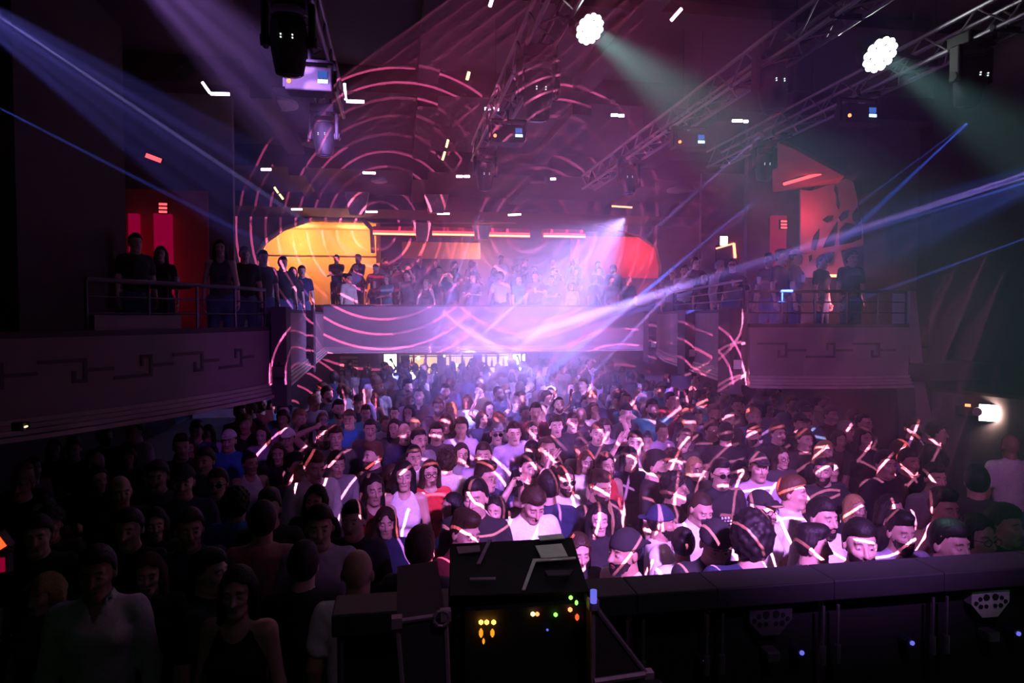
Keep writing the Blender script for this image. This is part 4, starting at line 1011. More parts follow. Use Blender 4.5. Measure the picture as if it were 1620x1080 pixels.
_hair = {}
def hair_mesh(kind, lod):
    key = (kind, lod)
    if key in _hair: return _hair[key]
    cr = ('ell', (0, .016, .038), (.080, .099, .106), None, .01, 1)
    def C(o): return ('ell', (0, .016, .038), (.080 + o, .099 + o, .106 + o), None, .01, 1)
    st = .0075 if lod == 0 else .017
    rng = [(-.13, .13), (-.16, .17), (-.34, .21)]
    P = []; cut = None
    def strands(F, X, Yv, Z, a=.003): return F + a * np.sin(X * 260 + np.sin(Z * 40) * 1.5) * np.sin(Yv * 230 + Z * 30)
    def hairline(F, X, Yv, Z, low=-.055, fr=.082):
        # keep above the line from the forehead to the nape, leave the ears free
        line = np.where(Yv < -.02, fr - .9 * (np.abs(X) > .052) * (np.abs(X) - .052), np.where(Yv < .03, .030, low + .0 * X))
        line = np.where((Yv >= -.02) & (Yv < .045), fr - .03 + (low - fr + .03) * np.clip((Yv + .02) / .065, 0, 1), line)
        return np.maximum(F, (line - Z) * .8)
    if kind == 'short': P = [C(.008), ('ell', (0, -.02, .10), (.062, .075, .055), None, .03, 1)]; cut = lambda F, X, Yv, Z: hairline(strands(F, X, Yv, Z), X, Yv, Z)
    elif kind == 'quiff': P = [C(.006), ('ell', (0, -.045, .128), (.058, .055, .040), None, .03, 1), ('ell', (0, .02, .12), (.065, .09, .045), None, .03, 1)]; cut = lambda F, X, Yv, Z: hairline(strands(F, X, Yv, Z), X, Yv, Z)
    elif kind == 'buzz': P = [C(.002)]; cut = lambda F, X, Yv, Z: hairline(F, X, Yv, Z, fr=.092)
    elif kind == 'curly': P = [C(.022)]; cut = lambda F, X, Yv, Z: hairline(F + .010 * np.sin(X * 95) * np.sin(Yv * 90) * np.sin(Z * 92), X, Yv, Z, low=-.07)
    elif kind in ('long', 'bob', 'fringe'):
        dn = -.27 if kind == 'long' else -.115
        P = [C(.012), ('cap', (-.070, .035, .02), (-.088, .03, dn), .040, .034, 1, .03, 1), ('cap', (.070, .035, .02), (.088, .03, dn), .040, .034, 1, .03, 1),
             ('cap', (0, .075, .02), (0, .085, dn), .060, .050, 1, .04, 1)]
        if kind == 'fringe': P.append(('cap', (-.05, -.082, .075), (.05, -.082, .075), .022, .022, 1, .02, 1))
        def cut(F, X, Yv, Z):
            F = strands(F, X, Yv, Z, .004)
            F = np.maximum(F, np.where(Yv < -.035, (.080 - (.03 if kind == 'fringe' else 0)) - Z - (.5 * np.maximum(0, np.abs(X) - .045) if kind != 'fringe' else 0), -1))
            return np.maximum(F, -(np.sqrt((X / .066)**2 + ((Yv + .075) / .075)**2 + ((Z + .015) / .115)**2) - 1) * .06)
    elif kind in ('bun', 'pony'):
        P = [C(.007)]
        P += [('ell', (0, .085, .125), (.045, .042, .040), None, .02, 1)] if kind == 'bun' else [('cap', (0, .11, .08), (0, .15, -.14), .034, .022, 1, .02, 1)]
        cut = lambda F, X, Yv, Z: hairline(strands(F, X, Yv, Z), X, Yv, Z, low=-.05)
    elif kind == 'beard':
        P = [('ell', (0, -.026, -.043), (.064, .071, .080), None, .02, 1), ('ell', (0, -.071, -.090), (.032, .029, .030), None, .03, 1)]
        def cut(F, X, Yv, Z):
            F = strands(F, X, Yv, Z, .003)
            F = np.maximum(F, Z + .036 - .75 * np.maximum(0, np.abs(X) - .026))
            F = np.maximum(F, -(np.sqrt((X / .024)**2 + ((Z + .056) / .0115)**2) - 1) * .012 * (Yv < -.05) - 1 * (Yv >= -.05))
            return np.maximum(F, Yv - .02)
    elif kind == 'cap':
        P = [C(.013), ('cap', (0, -.085, .078), (0, -.165, .070), .020, .016, 1, .01, 1), ('cap', (-.045, -.085, .076), (-.030, -.155, .068), .018, .014, 1, .01, 1), ('cap', (.045, -.085, .076), (.030, -.155, .068), .018, .014, 1, .01, 1)]
        rng[1] = (-.21, .17)
        def cut(F, X, Yv, Z):
            br = np.maximum(F, np.abs(Z - .074 - .10 * (Yv + .12) + 1.2 * X**2) - .007)
            cr_ = np.maximum(F, .062 - Z)
            return np.where(Yv < -.108, br, np.minimum(cr_, br))
    elif kind == 'snapback':
        P = [C(.014), ('cap', (-.04, .10, .065), (-.03, .165, .05), .018, .014, 1, .01, 1), ('cap', (.04, .10, .065), (.03, .165, .05), .018, .014, 1, .01, 1), ('cap', (0, .10, .068), (0, .175, .052), .018, .014, 1, .01, 1)]
        rng[1] = (-.16, .22)
        def cut(F, X, Yv, Z):
            br = np.maximum(F, np.abs(Z - .062 + .18 * (Yv - .11)) - .008)
            return np.where(Yv > .125, br, np.minimum(np.maximum(F, .050 - Z), np.maximum(br, -Yv)))
    ax = [axis(a, b, st) for a, b in rng]
    V, Q = surface_net(eval_field(P, ax, cut), ax)
    _hair[key] = np_mesh(kind, V, Q)
    return _hair[key]

_gl = {}
def glasses_mesh(dark):
    if dark in _gl: return _gl[dark]
    V, Q = [], []
    for s in (-1, 1):
        rings = []
        for i in range(13):
            a = 2 * math.pi * i / 12
            c = Vector((s * .033 + .026 * math.cos(a), -.106 + .004 * abs(math.cos(a)), .012 + .020 * math.sin(a)))
            rd = Vector((math.cos(a), 0, math.sin(a)))
            rings.append([tuple(c + rd * (.003 * math.cos(q * math.pi / 2)) + Vector((0, 1, 0)) * (.003 * math.sin(q * math.pi / 2))) for q in range(4)])
        loft(V, Q, rings, False)
        if dark:
            b = len(V); n = 12
            for yy in (-.107, -.103):
                for i in range(n):
                    a = 2 * math.pi * i / n; V.append((s * .033 + .026 * math.cos(a), yy + .004 * abs(math.cos(a)), .012 + .020 * math.sin(a)))
            for i in range(1, n - 2, 2): Q.append((b, b + i, b + i + 1, b + i + 2)); Q.append((b + n, b + n + i + 2, b + n + i + 1, b + n + i))
        loft(V, Q, [[(s * x + dx, y, .016 + dz) for dx, dz in ((-.002, -.002), (.002, -.002), (.002, .002), (-.002, .002))] for x, y in ((.058, -.102), (.082, -.06), (.084, .02))])
    loft(V, Q, [[(x, -.110 + dy, .016 + dz) for dy, dz in ((-.002, -.002), (.002, -.002), (.002, .002), (-.002, .002))] for x in (-.008, .008)])
    _gl[dark] = np_mesh('glasses', V, Q)
    return _gl[dark]

SKIN = {k: None for k in ('pale', 'fair', 'tan', 'brown', 'dark')}
def build_people_mats():
    MAT['cup'] = mat('clear_cup', (.75, .75, .78), .15); MAT['beer'] = mat('beer', (.55, .30, .06), .2); MAT['screen'] = glow('phone_screen', (.55, .65, 1.0), .6)
    for k, c in dict(pale=(.62, .43, .36), fair=(.55, .35, .27), tan=(.42, .25, .17), brown=(.24, .13, .085), dark=(.10, .055, .04)).items():
        m = bpy.data.materials.new('skin_' + k); m.use_nodes = True; nt = m.node_tree; b = nt.nodes['Principled BSDF']
        at = nt.nodes.new('ShaderNodeAttribute'); at.attribute_name = 'tint'
        no = nt.nodes.new('ShaderNodeTexNoise'); no.inputs['Scale'].default_value = 9
        ra = nt.nodes.new('ShaderNodeMix'); ra.data_type = 'RGBA'; ra.inputs[6].default_value = (*[x * .85 for x in c], 1); ra.inputs[7].default_value = (*[min(1, x * 1.12) for x in c], 1)
        nt.links.new(no.outputs['Fac'], ra.inputs[0])
        mx = nt.nodes.new('ShaderNodeMix'); mx.data_type = 'RGBA'
        nt.links.new(ra.outputs[2], mx.inputs[6]); nt.links.new(at.outputs['Color'], mx.inputs[7]); nt.links.new(at.outputs['Alpha'], mx.inputs[0])
        nt.links.new(mx.outputs[2], b.inputs['Base Color']); b.inputs['Roughness'].default_value = .48
        SKIN[k] = m
HAIRC = dict(black=(.008, .006, .006), brown=(.030, .016, .009), chestnut=(.07, .030, .014), blond=(.34, .21, .09), grey=(.20, .19, .18), ginger=(.22, .07, .02))
CLOTH = dict(black=(.012, .012, .014), charcoal=(.045, .045, .05), grey=(.22, .22, .24), white=(.78, .77, .76), navy=(.015, .022, .07), blue=(.03, .16, .55), teal=(.02, .18, .22),
             red=(.50, .03, .03), burgundy=(.12, .012, .02), pink=(.62, .25, .28), lilac=(.42, .34, .55), olive=(.10, .10, .05), beige=(.42, .34, .25), denim=(.05, .08, .16), cream=(.68, .62, .52))
_fm = {}
def fabric(name):
    if name in _fm: return _fm[name]
    m = mat('fabric_' + name, CLOTH[name], rough=.9, noise=(60, .25)); _fm[name] = m; return m
_hm = {}
def hairmat(name):
    if name in _hm: return _hm[name]
    m = mat('hair_' + name, HAIRC[name], rough=.62, noise=(80, .5), spec=.3); _hm[name] = m; return m

def child(name, me, m, parent, M=None):
    o = bpy.data.objects.new(name, me); COL.objects.link(o); o.parent = parent
    if M is not None: o.matrix_local = M
    if len(me.materials) == 0: me.materials.append(m)
    o.material_slots[0].link = 'OBJECT'; o.material_slots[0].material = m
    return o

N_PEOPLE = [0]
_hold = {}
def shirt_print(o, me, kind):
    from mathutils.bvhtree import BVHTree
    bv = BVHTree.FromPolygons([v.co.copy() for v in me.vertices], [tuple(p.vertices) for p in me.polygons])
    def hit(x, z):
        h = bv.ray_cast(Vector((x, -1, z)), Vector((0, 1, 0)))[0]; return (h if h else Vector((x, -.15, z))) + Vector((0, -.003, 0))
    parts = []
    if kind == 'lines':
        for ph, sx, sz in ((0, .10, .13), (1.1, .07, .10), (2.3, .12, .07), (3.6, .05, .12), (4.4, .09, .05)):
            parts.append(path_tube_data([hit(sx * math.cos(ph + t * .35) * (1 + .3 * math.sin(t)), 1.22 + sz * math.sin(ph * 1.3 + t * .42)) for t in range(16)], .0032, 5))
        m = fabric('navy')
    else:
        for r in range(4):
            for c in range(6): 
                if (r * 7 + c * 5) % 4: parts.append(path_tube_data([hit(-.075 + c * .028 + d * .008, 1.27 - r * .028) for d in range(3)], .007 if r else .011, 5))
        m = fabric('white')
    k = child('shirt_print', mesh('shirt_print', *join(*parts)), m, o); k['kind'] = 'stuff'
def held(o, fem, pose, lod, label):
    who = label.split(',')[0]
    bpy.context.view_layer.update() if False else None
    Mw = Matrix.Translation(o.location) @ o.rotation_euler.to_matrix().to_4x4() @ Matrix.Diagonal((*o.scale, 1))
    lm = limbs(fem, pose); W = lm['r'][2]; d = (W - lm['r'][1]).normalized()
    if pose == 'drink':
        c = W + d * .075 + Vector((-.045, -.01, .02))
        if 'cup' not in _hold: _hold['cup'] = [mesh('cup', *lathe_data([(.027, -.06), (.036, .06), (.033, .06), (.025, -.055)], 12), True), mesh('drink', *lathe_data([(.025, -.054), (.031, .035), (.030, .036)], 12))]
        e = empty('plastic_cup', Mw @ c); tag(e, 'clear plastic cup in the hand of the ' + ' '.join(who.split()[:8]), 'cup', 'cups in hands')
        link('cup_wall', _hold['cup'][0], MAT['cup'], e); link('drink', _hold['cup'][1], MAT['beer'], e)
    else:
        c = (lm['l'][2] + W) / 2 + (((lm['l'][2] - lm['l'][1]).normalized() + d) / 2) * .09
        if 'ph' not in _hold:
            _hold['ph'] = [mesh('phone_body', *box_data((-.037, -.005, -.075), (.037, .005, .075))), mesh('screen', *box_data((-.033, .005, -.068), (.033, .0065, .068))), mesh('camera_bump', *box_data((.010, -.008, .040), (.030, -.005, .065)))]
        e = empty('phone', Mw @ c); e.rotation_euler = (math.radians(-25 if pose == 'film' else -75), 0, o.rotation_euler[2]); tag(e, 'phone held up by the ' + ' '.join(who.split()[:10]) if pose == 'film' else 'phone held low by the ' + ' '.join(who.split()[:10]), 'phone', 'phones in hands')
        link('phone_body', _hold['ph'][0], MAT['black'], e); link('screen', _hold['ph'][1], MAT['screen'], e); link('camera_bump', _hold['ph'][2], MAT['glass_dark'], e)
def person(loc, face=0, fem=False, pose='sides', hy=0, hp=0, hr=0, lod=1, skin='fair', hair='short', hairc='brown', top='tee', topc='black', legs='denim', beard=False, glasses=None, capc='black',
           scale=1.0, label='', group=None, prnt=None):
    me = body_mesh(fem, pose, hy, hp, hr, lod)
    o = bpy.data.objects.new('person', me); COL.objects.link(o)
    if len(me.materials) == 0: me.materials.append(SKIN[skin])
    o.material_slots[0].link = 'OBJECT'; o.material_slots[0].material = SKIN[skin]
    s = scale * (.945 if fem else 1.0)
    o.location = loc; o.rotation_euler = (0, 0, math.radians(face)); o.scale = (s, s, s)
    o['label'] = label; o['category'] = 'person'
    if group: o['group'] = group
    R, T, hs = head_frame(fem, hy, hp, hr)
    M = Matrix.Translation(T) @ R.to_4x4() @ Matrix.Scale(hs, 4)
    if hair in ('cap', 'snapback'):
        child('cap', hair_mesh(hair, lod), fabric(capc), o, M)
        child('hair', hair_mesh('buzz', lod), hairmat(hairc), o, M)
    elif hair != 'bald':
        child('hair', hair_mesh(hair, lod), hairmat(hairc), o, M)
    if beard: child('beard', hair_mesh('beard', lod), hairmat(hairc), o, M)
    if glasses: child('glasses' if glasses == 'clear' else 'sunglasses', glasses_mesh(glasses == 'dark'), MAT['black_gloss'], o, M)
    child({'tee': 't_shirt', 'long': 'sweater', 'shirt': 'shirt', 'tank': 'tank_top', 'dress': 'dress', 'strappy': 'strappy_top'}[top], top_mesh(fem, pose, top, lod), fabric(topc), o)
    if top != 'dress': child('trousers', trouser_mesh(fem, lod), fabric(legs), o)
    if prnt: shirt_print(o, top_mesh(fem, pose, top, lod), prnt)
    N_PEOPLE[0] += 1
    if pose in ('phone', 'film', 'drink'): held(o, fem, pose, lod, label)
    return o

build_people_mats()
G0 = 'crowd on the dance floor'
def stand(px, py, label, face=0, s=1.0, z=0.0, Y=None, group=G0, **k):
    fem = k.get('fem', False)
    hz = z + 1.60 * s * (.945 if fem else 1.0)
    p = atz(px, py, hz) if Y is None else at(px, py, Y)
    if Y is not None: z = p.z - 1.60 * s * (.945 if fem else 1.0)
    k.setdefault('lod', 0 if p.y < 10 else 1)
    person((p.x, p.y, z), face=face, scale=s, label=label, group=group, **k)
    return p.x, p.y
M, W = dict(), dict(fem=True)
TABLE = [
 # px, py, face, options, label
 (415, 836, 180, dict(topc='pink', hair='short', hairc='black'), 'man in a salmon T-shirt standing with his back to us'),
 (374, 806, 170, dict(topc='blue', hair='curly', hairc='black'), 'dark curly-haired person in a vivid blue top, back turned'),
 (154, 916, 8, dict(top='shirt', topc='white', hair='short', hairc='black', skin='tan'), 'man in a pale open-collared shirt at the lower left'),
 (236, 915, 10, dict(fem=True, hair='long', hairc='chestnut', topc='black'), 'long-haired woman in black right of the pale-shirted man'),
 (330, 914, 70, dict(hair='short', topc='black', hairc='black'), 'dark man in profile facing right, left of the salmon T-shirt'),
 (376, 944, -12, dict(fem=True, hair='long', hairc='black', top='strappy', hy=10), 'long-haired woman in a strappy top in front of the salmon T-shirt'),
 (506, 842, 5, dict(topc='lilac', hair='short', hairc='black', skin='fair'), 'man in a lilac T-shirt facing us on the left'),
 (496, 797, -10, dict(fem=True, hair='long', hairc='black', hr=8, topc='black'), 'smiling dark-haired woman above the lilac T-shirt'),
 (426, 812, 0, dict(hair='quiff', hairc='black', topc='black'), 'man with a quiff in black left of the smiling woman'),
 (395, 737, 25, dict(fem=True, hair='bun', hairc='black', top='tank', topc='white', skin='tan', hy=15), 'woman in a white tank top with hair tied up, on the left'),
 (466, 744, 60, dict(hair='short', topc='black', hairc='black'), 'man in black turned right beside the white-collared man'),
 (495, 741, 30, dict(hair='short', top='shirt', topc='white', hp=14), 'man with a white collar looking down'),
 (531, 738, 25, dict(hair='short', top='long', topc='grey', hairc='black', hp=8), 'man in a grey long-sleeved top with a bag strap'),
 (591, 726, -55, dict(hair='quiff', hairc='chestnut', topc='black', beard=True), 'bearded man in a black T-shirt looking left and down'),
 (512, 694, 0, dict(hair='buzz', hairc='brown', topc='black', beard=True, pose='hand_head'), 'bearded man with one hand on top of his head'),
 (482, 690, 5, dict(fem=True, hair='long', topc='black'), 'woman left of the man with his hand on his head'),
 (531, 697, 10, dict(hair='short', topc='charcoal'), 'short-haired man right of the man with his hand on his head'),
 (553, 668, -10, dict(hair='short', top='tee', topc='blue'), 'man in a blue T-shirt behind the hand-on-head man'),
 (586, 683, 0, dict(hair='short', hairc='black', topc='black'), 'grinning man in black right of the blue T-shirt'),
 (610, 832, 5, dict(fem=True, hair='fringe', hairc='brown', top='tee', topc='navy'), 'woman with a fringe and bob in a navy top'),
 (560, 830, -15, dict(hair='short', hairc='black', topc='black'), 'dark-haired man between the lilac T-shirt and the fringed woman'),
 (566, 918, 170, dict(hair='bald', topc='white', skin='tan'), 'bald man in white with his back to us, lower middle left'),
 (639, 758, 0, dict(fem=True, hair='long', hairc='black', top='tank', topc='white'), 'woman in a white tank top crossed by a long laser line'),
 (621, 757, 55, dict(fem=True, hair='pony', hairc='brown', top='tank', topc='black'), 'woman in a black tank top just left of the white tank top'),
 (681, 753, 5, dict(fem=True, hair='long', hairc='brown', top='dress', topc='red', glasses='clear'), 'woman with glasses in a red dress'),
 (655, 728, 10, dict(hair='short', topc='white', hairc='black'), 'man in a white T-shirt behind the tank-top woman'),
 (706, 736, 180, dict(hair='curly', hairc='brown', topc='white'), 'curly-haired person in white with back turned, behind the red dress'),
 (716, 806, -70, dict(fem=True, hair='bob', hairc='black', top='tee', topc='blue'), 'woman with a dark bob in profile facing left'),
 (731, 848, 35, dict(hair='quiff', hairc='brown', topc='burgundy', hp=12), 'man leaning forward just left of the console lid'),
 (766, 760, 45, dict(hair='quiff', hairc='brown', topc='navy', pose='film', hp=5), 'man in navy holding both hands up to a camera'),
 (784, 813, -25, dict(fem=True, hair='long', hairc='black', top='tee', topc='charcoal', pose='face'), 'woman holding both hands up near her face'),
 (838, 796, 12, dict(hair='short', hairc='brown', topc='white', hp=28), 'man in a white T-shirt looking straight down'),
 (868, 778, 170, dict(hair='short', hairc='black', topc='navy'), 'man in a navy T-shirt with his back half turned'),
 (893, 766, 10, dict(hair='long', hairc='brown', topc='white', beard=True, glasses='dark', pose='raise_l', prnt='lines'), 'long-haired bearded man in sunglasses with an arm up'),
 (946, 776, 25, dict(hair='quiff', hairc='brown', topc='black', beard=True, hp=8), 'bearded man in black looking right, centre'),
 (947, 827, -5, dict(fem=True, hair='long', hairc='black', top='tee', topc='black', skin='pale'), 'pale dark-haired woman in black with a choker of light'),
 (913, 876, 5, dict(fem=True, hair='long', hairc='brown', top='tee', topc='black', hp=10), 'long-haired woman right of the console lid'),
 (990, 882, -70, dict(hair='snapback', hairc='black', topc='white', beard=True, skin='tan'), 'bearded man with a dark cap in profile facing left'),
 (1045, 834, 68, dict(hair='snapback', hairc='black', topc='white', beard=True, skin='tan', capc='navy'), 'bearded man in a dark cap and white T-shirt facing right'),
 (1066, 779, 75, dict(hair='curly', hairc='black', topc='black'), 'dark-haired man in profile facing right behind the capped man'),
 (1103, 806, 10, dict(hair='buzz', hairc='brown', topc='white', hp=22), 'shaven-headed man in white looking down'),
 (1128, 862, -8, dict(hair='snapback', hairc='black', topc='black', hp=20, skin='fair'), 'man in a black cap and black T-shirt looking down'),
 (1204, 812, 20, dict(hair='cap', hairc='grey', topc='white', glasses='clear', beard=True), 'man in a cap and glasses with a white T-shirt'),
 (1252, 786, 50, dict(hair='short', hairc='chestnut', topc='white', prnt='lines'), 'broad man in a white printed T-shirt facing right'),
 (1300, 826, 12, dict(hair='short', hairc='black', topc='white', beard=True), 'man with a dark moustache and beard in white looking at us'),
 (1284, 872, 60, dict(hair='quiff', hairc='black', topc='charcoal'), 'low dark-haired man in profile in front of the bearded man in white'),
 (1424, 850, -5, dict(hair='quiff', hairc='black', topc='lilac', beard=True), 'man with swept hair facing us on the right'),
 (1352, 808, 10, dict(fem=True, hair='long', hairc='blond', topc='black'), 'long fair-haired woman behind the low dark-haired man'),
 (1404, 812, 20, dict(fem=True, hair='bob', hairc='black', topc='black', hr=18), 'woman tilting her head beside the long fair hair'),
 (1492, 812, 0, dict(hair='quiff', hairc='black', top='tank', topc='lilac', skin='tan'), 'man in a pale tank top near the right'),
 (1478, 762, -5, dict(hair='short', hairc='black', topc='grey'), 'man in a grey T-shirt behind the pale tank top'),
 (1546, 858, 0, dict(hair='long', hairc='black', topc='black', glasses='clear'), 'long-haired person with glasses at the lower right'),
 (1598, 712, 160, dict(hair='bald', topc='white', skin='tan'), 'bald man in a white T-shirt turned away at the right edge'),
 (1586, 838, 20, dict(hair='short', hairc='black', topc='black'), 'dark man at the right edge below the white T-shirt'),
 (1480, 690, 60, dict(hair='short', topc='black', hairc='black'), 'man in black in profile beside the lit pier'),
 (1400, 740, 0, dict(hair='short', topc='black', hairc='black'), 'man in black front on under the end of the right box'),
 (1437, 736, 5, dict(hair='short', topc='black', skin='tan'), 'man in black next to the one under the box end'),
 (1300, 717, 15, dict(fem=True, hair='long', hairc='blond', hr=22, topc='black'), 'blonde woman leaning her head and smiling'),
 (1312, 747, 5, dict(fem=True, hair='long', hairc='black', topc='charcoal'), 'dark-haired smiling woman below the leaning blonde'),
 (1272, 700, 10, dict(hair='short', hairc='brown', topc='black'), 'fair man in black left of the leaning blonde'),
 (1266, 674, 5, dict(hair='cap', hairc='brown', topc='black'), 'man in a cap above the fair man in black'),
 (1338, 686, 25, dict(hair='short', hairc='grey', topc='black'), 'grey-haired man under the right box'),
 (1327, 700, 0, dict(fem=True, hair='long', hairc='brown', topc='black'), 'woman beside the grey-haired man under the right box'),
 (1366, 698, 0, dict(fem=True, hair='long', hairc='black', topc='black'), 'dark-haired woman below the lit-faced man under the right box'),
 (1366, 674, 15, dict(hair='buzz', topc='black'), 'man with a lit face under the middle of the right box'),
 (1313, 660, 20, dict(hair='short', topc='black', hairc='black'), 'tall man in black at the back under the right box'),
 (1192, 692, -55, dict(hair='short', hairc='brown', topc='black', beard=True), 'bearded man facing left below the right box corner'),
 (1196, 664, 0, dict(fem=True, hair='bun', topc='pink'), 'woman in pink above the bearded man facing left'),
 (1165, 645, 0, dict(hair='short', topc='black'), 'man in a black top standing tall left of the right box corner'),
 (1152, 666, 5, dict(hair='short', hairc='black', topc='black'), 'man with two laser marks left of the woman in pink'),
 (1125, 685, 15, dict(hair='short', hairc='black', topc='black', glasses='clear'), 'man with glasses in black facing us on the right of centre'),
 (1148, 692, 150, dict(hair='short', hairc='black', topc='black'), 'dark-haired man turned away beside the man with glasses'),
 (1236, 728, 0, dict(fem=True, hair='long', hairc='brown', topc='charcoal', glasses='clear'), 'woman with glasses behind the printed T-shirt'),
 (1200, 745, -10, dict(hair='cap', hairc='black', topc='lilac'), 'man in a cap behind the capped man with glasses'),
 (1172, 752, 0, dict(fem=True, hair='long', hairc='black', topc='lilac'), 'woman with a laser stripe across her hair'),
 (1140, 755, 0, dict(hair='short', hairc='black', topc='black', glasses='dark', prnt='block'), 'man in sunglasses and a black printed T-shirt'),
 (1102, 745, 5, dict(fem=True, hair='long', hairc='blond', topc='black', hr=-8), 'laughing woman with light hair and laser stripe'),
 (1065, 738, 15, dict(hair='curly', hairc='brown', topc='black'), 'curly-haired man among the laser stripes right of centre'),
 (1078, 700, -10, dict(hair='short', hairc='black', topc='charcoal', hr=15), 'man with head thrown back among the stripes'),
 (1005, 705, -20, dict(hair='short', hairc='black', topc='white'), 'dark-haired man in white with a scarf of light'),
 (996, 730, 5, dict(fem=True, hair='bob', hairc='black', topc='navy', pose='raise_l'), 'woman raising one tattooed arm'),
 (958, 740, 15, dict(fem=True, hair='long', hairc='brown', top='tank', topc='red'), 'woman in a red top, centre right'),
 (928, 735, 0, dict(fem=True, hair='fringe', hairc='chestnut', topc='white'), 'woman with a fringe left of the red top'),
 (945, 690, -5, dict(hair='short', hairc='brown', topc='black', pose='raise_r'), 'man with a raised fist in the centre'),
 (1035, 742, 60, dict(hair='short', hairc='black', topc='black', beard=True), 'bearded man turning right between the stripes'),
 (866, 718, -5, dict(hair='buzz', hairc='brown', topc='black', skin='tan'), 'grinning shaven-headed man with a lit forehead in the centre'),
 (836, 745, 15, dict(hair='short', hairc='black', topc='black'), 'dark-haired man with an upright laser stripe'),
 (842, 722, -30, dict(hair='short', hairc='black', topc='navy'), 'man in navy right of the bright haze'),
 (786, 690, 0, dict(hair='cap', hairc='brown', topc='grey', glasses='dark', capc='grey'), 'man in a pale cap and sunglasses, centre'),
 (842, 684, 5, dict(fem=True, hair='long', hairc='brown', topc='lilac'), 'woman with a headband of light, centre'),
 (813, 690, 0, dict(hair='short', topc='lilac'), 'man between the pale cap and the headband of light'),
 (880, 678, -5, dict(hair='curly', topc='black'), 'curly man right of the headband of light'),
 (905, 672, 0, dict(hair='short', topc='black', pose='raise_r'), 'man behind the raised fist'),
 (765, 725, -10, dict(hair='short', hairc='brown', topc='lilac'), 'man in the brightest haze left of centre'),
 (730, 722, 10, dict(fem=True, hair='long', topc='grey'), 'woman in the brightest haze left of centre'),
 (640, 690, 10, dict(hair='bald', topc='navy', skin='fair'), 'bald man facing us left of centre'),
 (624, 680, -10, dict(fem=True, hair='bob', hairc='brown', topc='navy'), 'woman with a bob beside the bald man'),
 (662, 700, 30, dict(hair='short', hairc='black', topc='grey'), 'man in grey right of the bald man'),
 (690, 690, 0, dict(hair='short', topc='charcoal'), 'man in charcoal under the crossing beams'),
 (752, 795, -20, dict(hair='short', hairc='black', topc='black'), 'dark man below the camera-holding man'),
 (590, 780, 20, dict(fem=True, hair='long', hairc='black', topc='burgundy', top='tank'), 'woman in burgundy left of the white tank top'),
 (455, 700, 0, dict(hair='cap', hairc='black', topc='black', capc='white'), 'person in a white cap on the left'),
 (362, 702, 0, dict(hair='cap', hairc='black', topc='blue', capc='white'), 'person in a white cap and blue top at far left'),
 (440, 722, 5, dict(fem=True, hair='long', topc='black'), 'woman in black right of the white tank top on the left'),
 (345, 770, 0, dict(hair='short', topc='black', glasses='dark'), 'man in dark glasses at the left in the shade'),
 (290, 770, 10, dict(hair='cap', hairc='black', topc='navy'), 'man in a cap in the shade at the left'),
 (250, 760, 5, dict(hair='short', hairc='black', topc='charcoal'), 'man in charcoal in the shade left of the cap'),
 (190, 785, 30, dict(hair='bald', topc='black', skin='tan'), 'bald heavy man in the dark at far left'),
 (325, 735, -10, dict(hair='short', topc='navy'), 'man in navy in the shade under the left box'),
 (300, 712, 0, dict(fem=True, hair='bob', topc='black'), 'woman in the shade under the left box'),
 (245, 835, 20, dict(fem=True, hair='long', hairc='black', topc='black'), 'woman in the dark above the long-haired woman in black'),
 (300, 845, 20, dict(hair='short', topc='navy', top='long'), 'man in a navy sweater in the dark at left'),
 (205, 845, 0, dict(hair='short', topc='black', hairc='black'), 'man in black in the dark above the pale shirt'),
 (60, 855, 15, dict(hair='short', topc='black', hairc='black'), 'dark man near the red strip at the left edge'),
 (480, 905, 175, dict(hair='short', topc='black', hairc='black'), 'dark-haired person in black, back turned, lower left of middle'),
 (665, 880, 160, dict(hair='short', topc='black', hairc='brown'), 'person in black with back turned left of the console'),
 (1190, 865, 150, dict(hair='curly', topc='navy', hairc='black'), 'curly dark-haired person with back turned beside the black cap'),
 (1080, 868, 175, dict(hair='bun', fem=True, topc='white', hairc='black'), 'person in white with back turned between the two caps'),
 (1360, 870, -20, dict(hair='short', topc='black', hairc='black', beard=True), 'dark bearded man at the rail right of the low dark-haired man'),
 (1500, 870, 10, dict(hair='short', topc='lilac', hairc='black'), 'man in lilac at the rail on the right'),
 (1230, 690, 10, dict(hair='short', topc='black'), 'man in black below the right box lip'),
 (1545, 770, 150, dict(hair='short', topc='charcoal', hairc='black'), 'man in charcoal turned away near the right wall'),
]
# spread overlapping neighbours along their own sight lines, keeping each head where the photograph has it
recs = []
for px, py, face, k, lab in TABLE:
    r = ray(px, py); fm = .945 if k.get('fem') else 1.0; recs.append([r, (1.60 * fm * random.uniform(.98, 1.03) - CAM.z) / r.z, fm])
MIND = .44
for it in range(200):
    for i in range(len(recs)):
        for j in range(i + 1, len(recs)):
            a, b = recs[i], recs[j]; pa_, pb_ = a[0] * a[1], b[0] * b[1]; d = math.hypot(pa_.x - pb_.x, pa_.y - pb_.y)
            if d < MIND:
                n_, f_ = (a, b) if a[1] <= b[1] else (b, a)
                e = (MIND - d) * .25
                f_[1] += e / f_[0].length; n_[1] -= e / n_[0].length
    for r in recs:
        lo, hi = [(1.60 * r[2] * q - CAM.z) / r[0].z for q in (.88, 1.14)]; r[1] = min(max(r[1], min(lo, hi)), max(lo, hi))
taken = []
for (px, py, face, k, lab), (r, t, fm) in zip(TABLE, recs):
    p = CAM + r * t; taken.append((p.x, p.y)); k.setdefault('lod', 0 if p.y < 10 else 1)
    person((p.x, p.y, 0), face=face, scale=p.z / (1.60 * fm), label=lab, group=G0, **k)

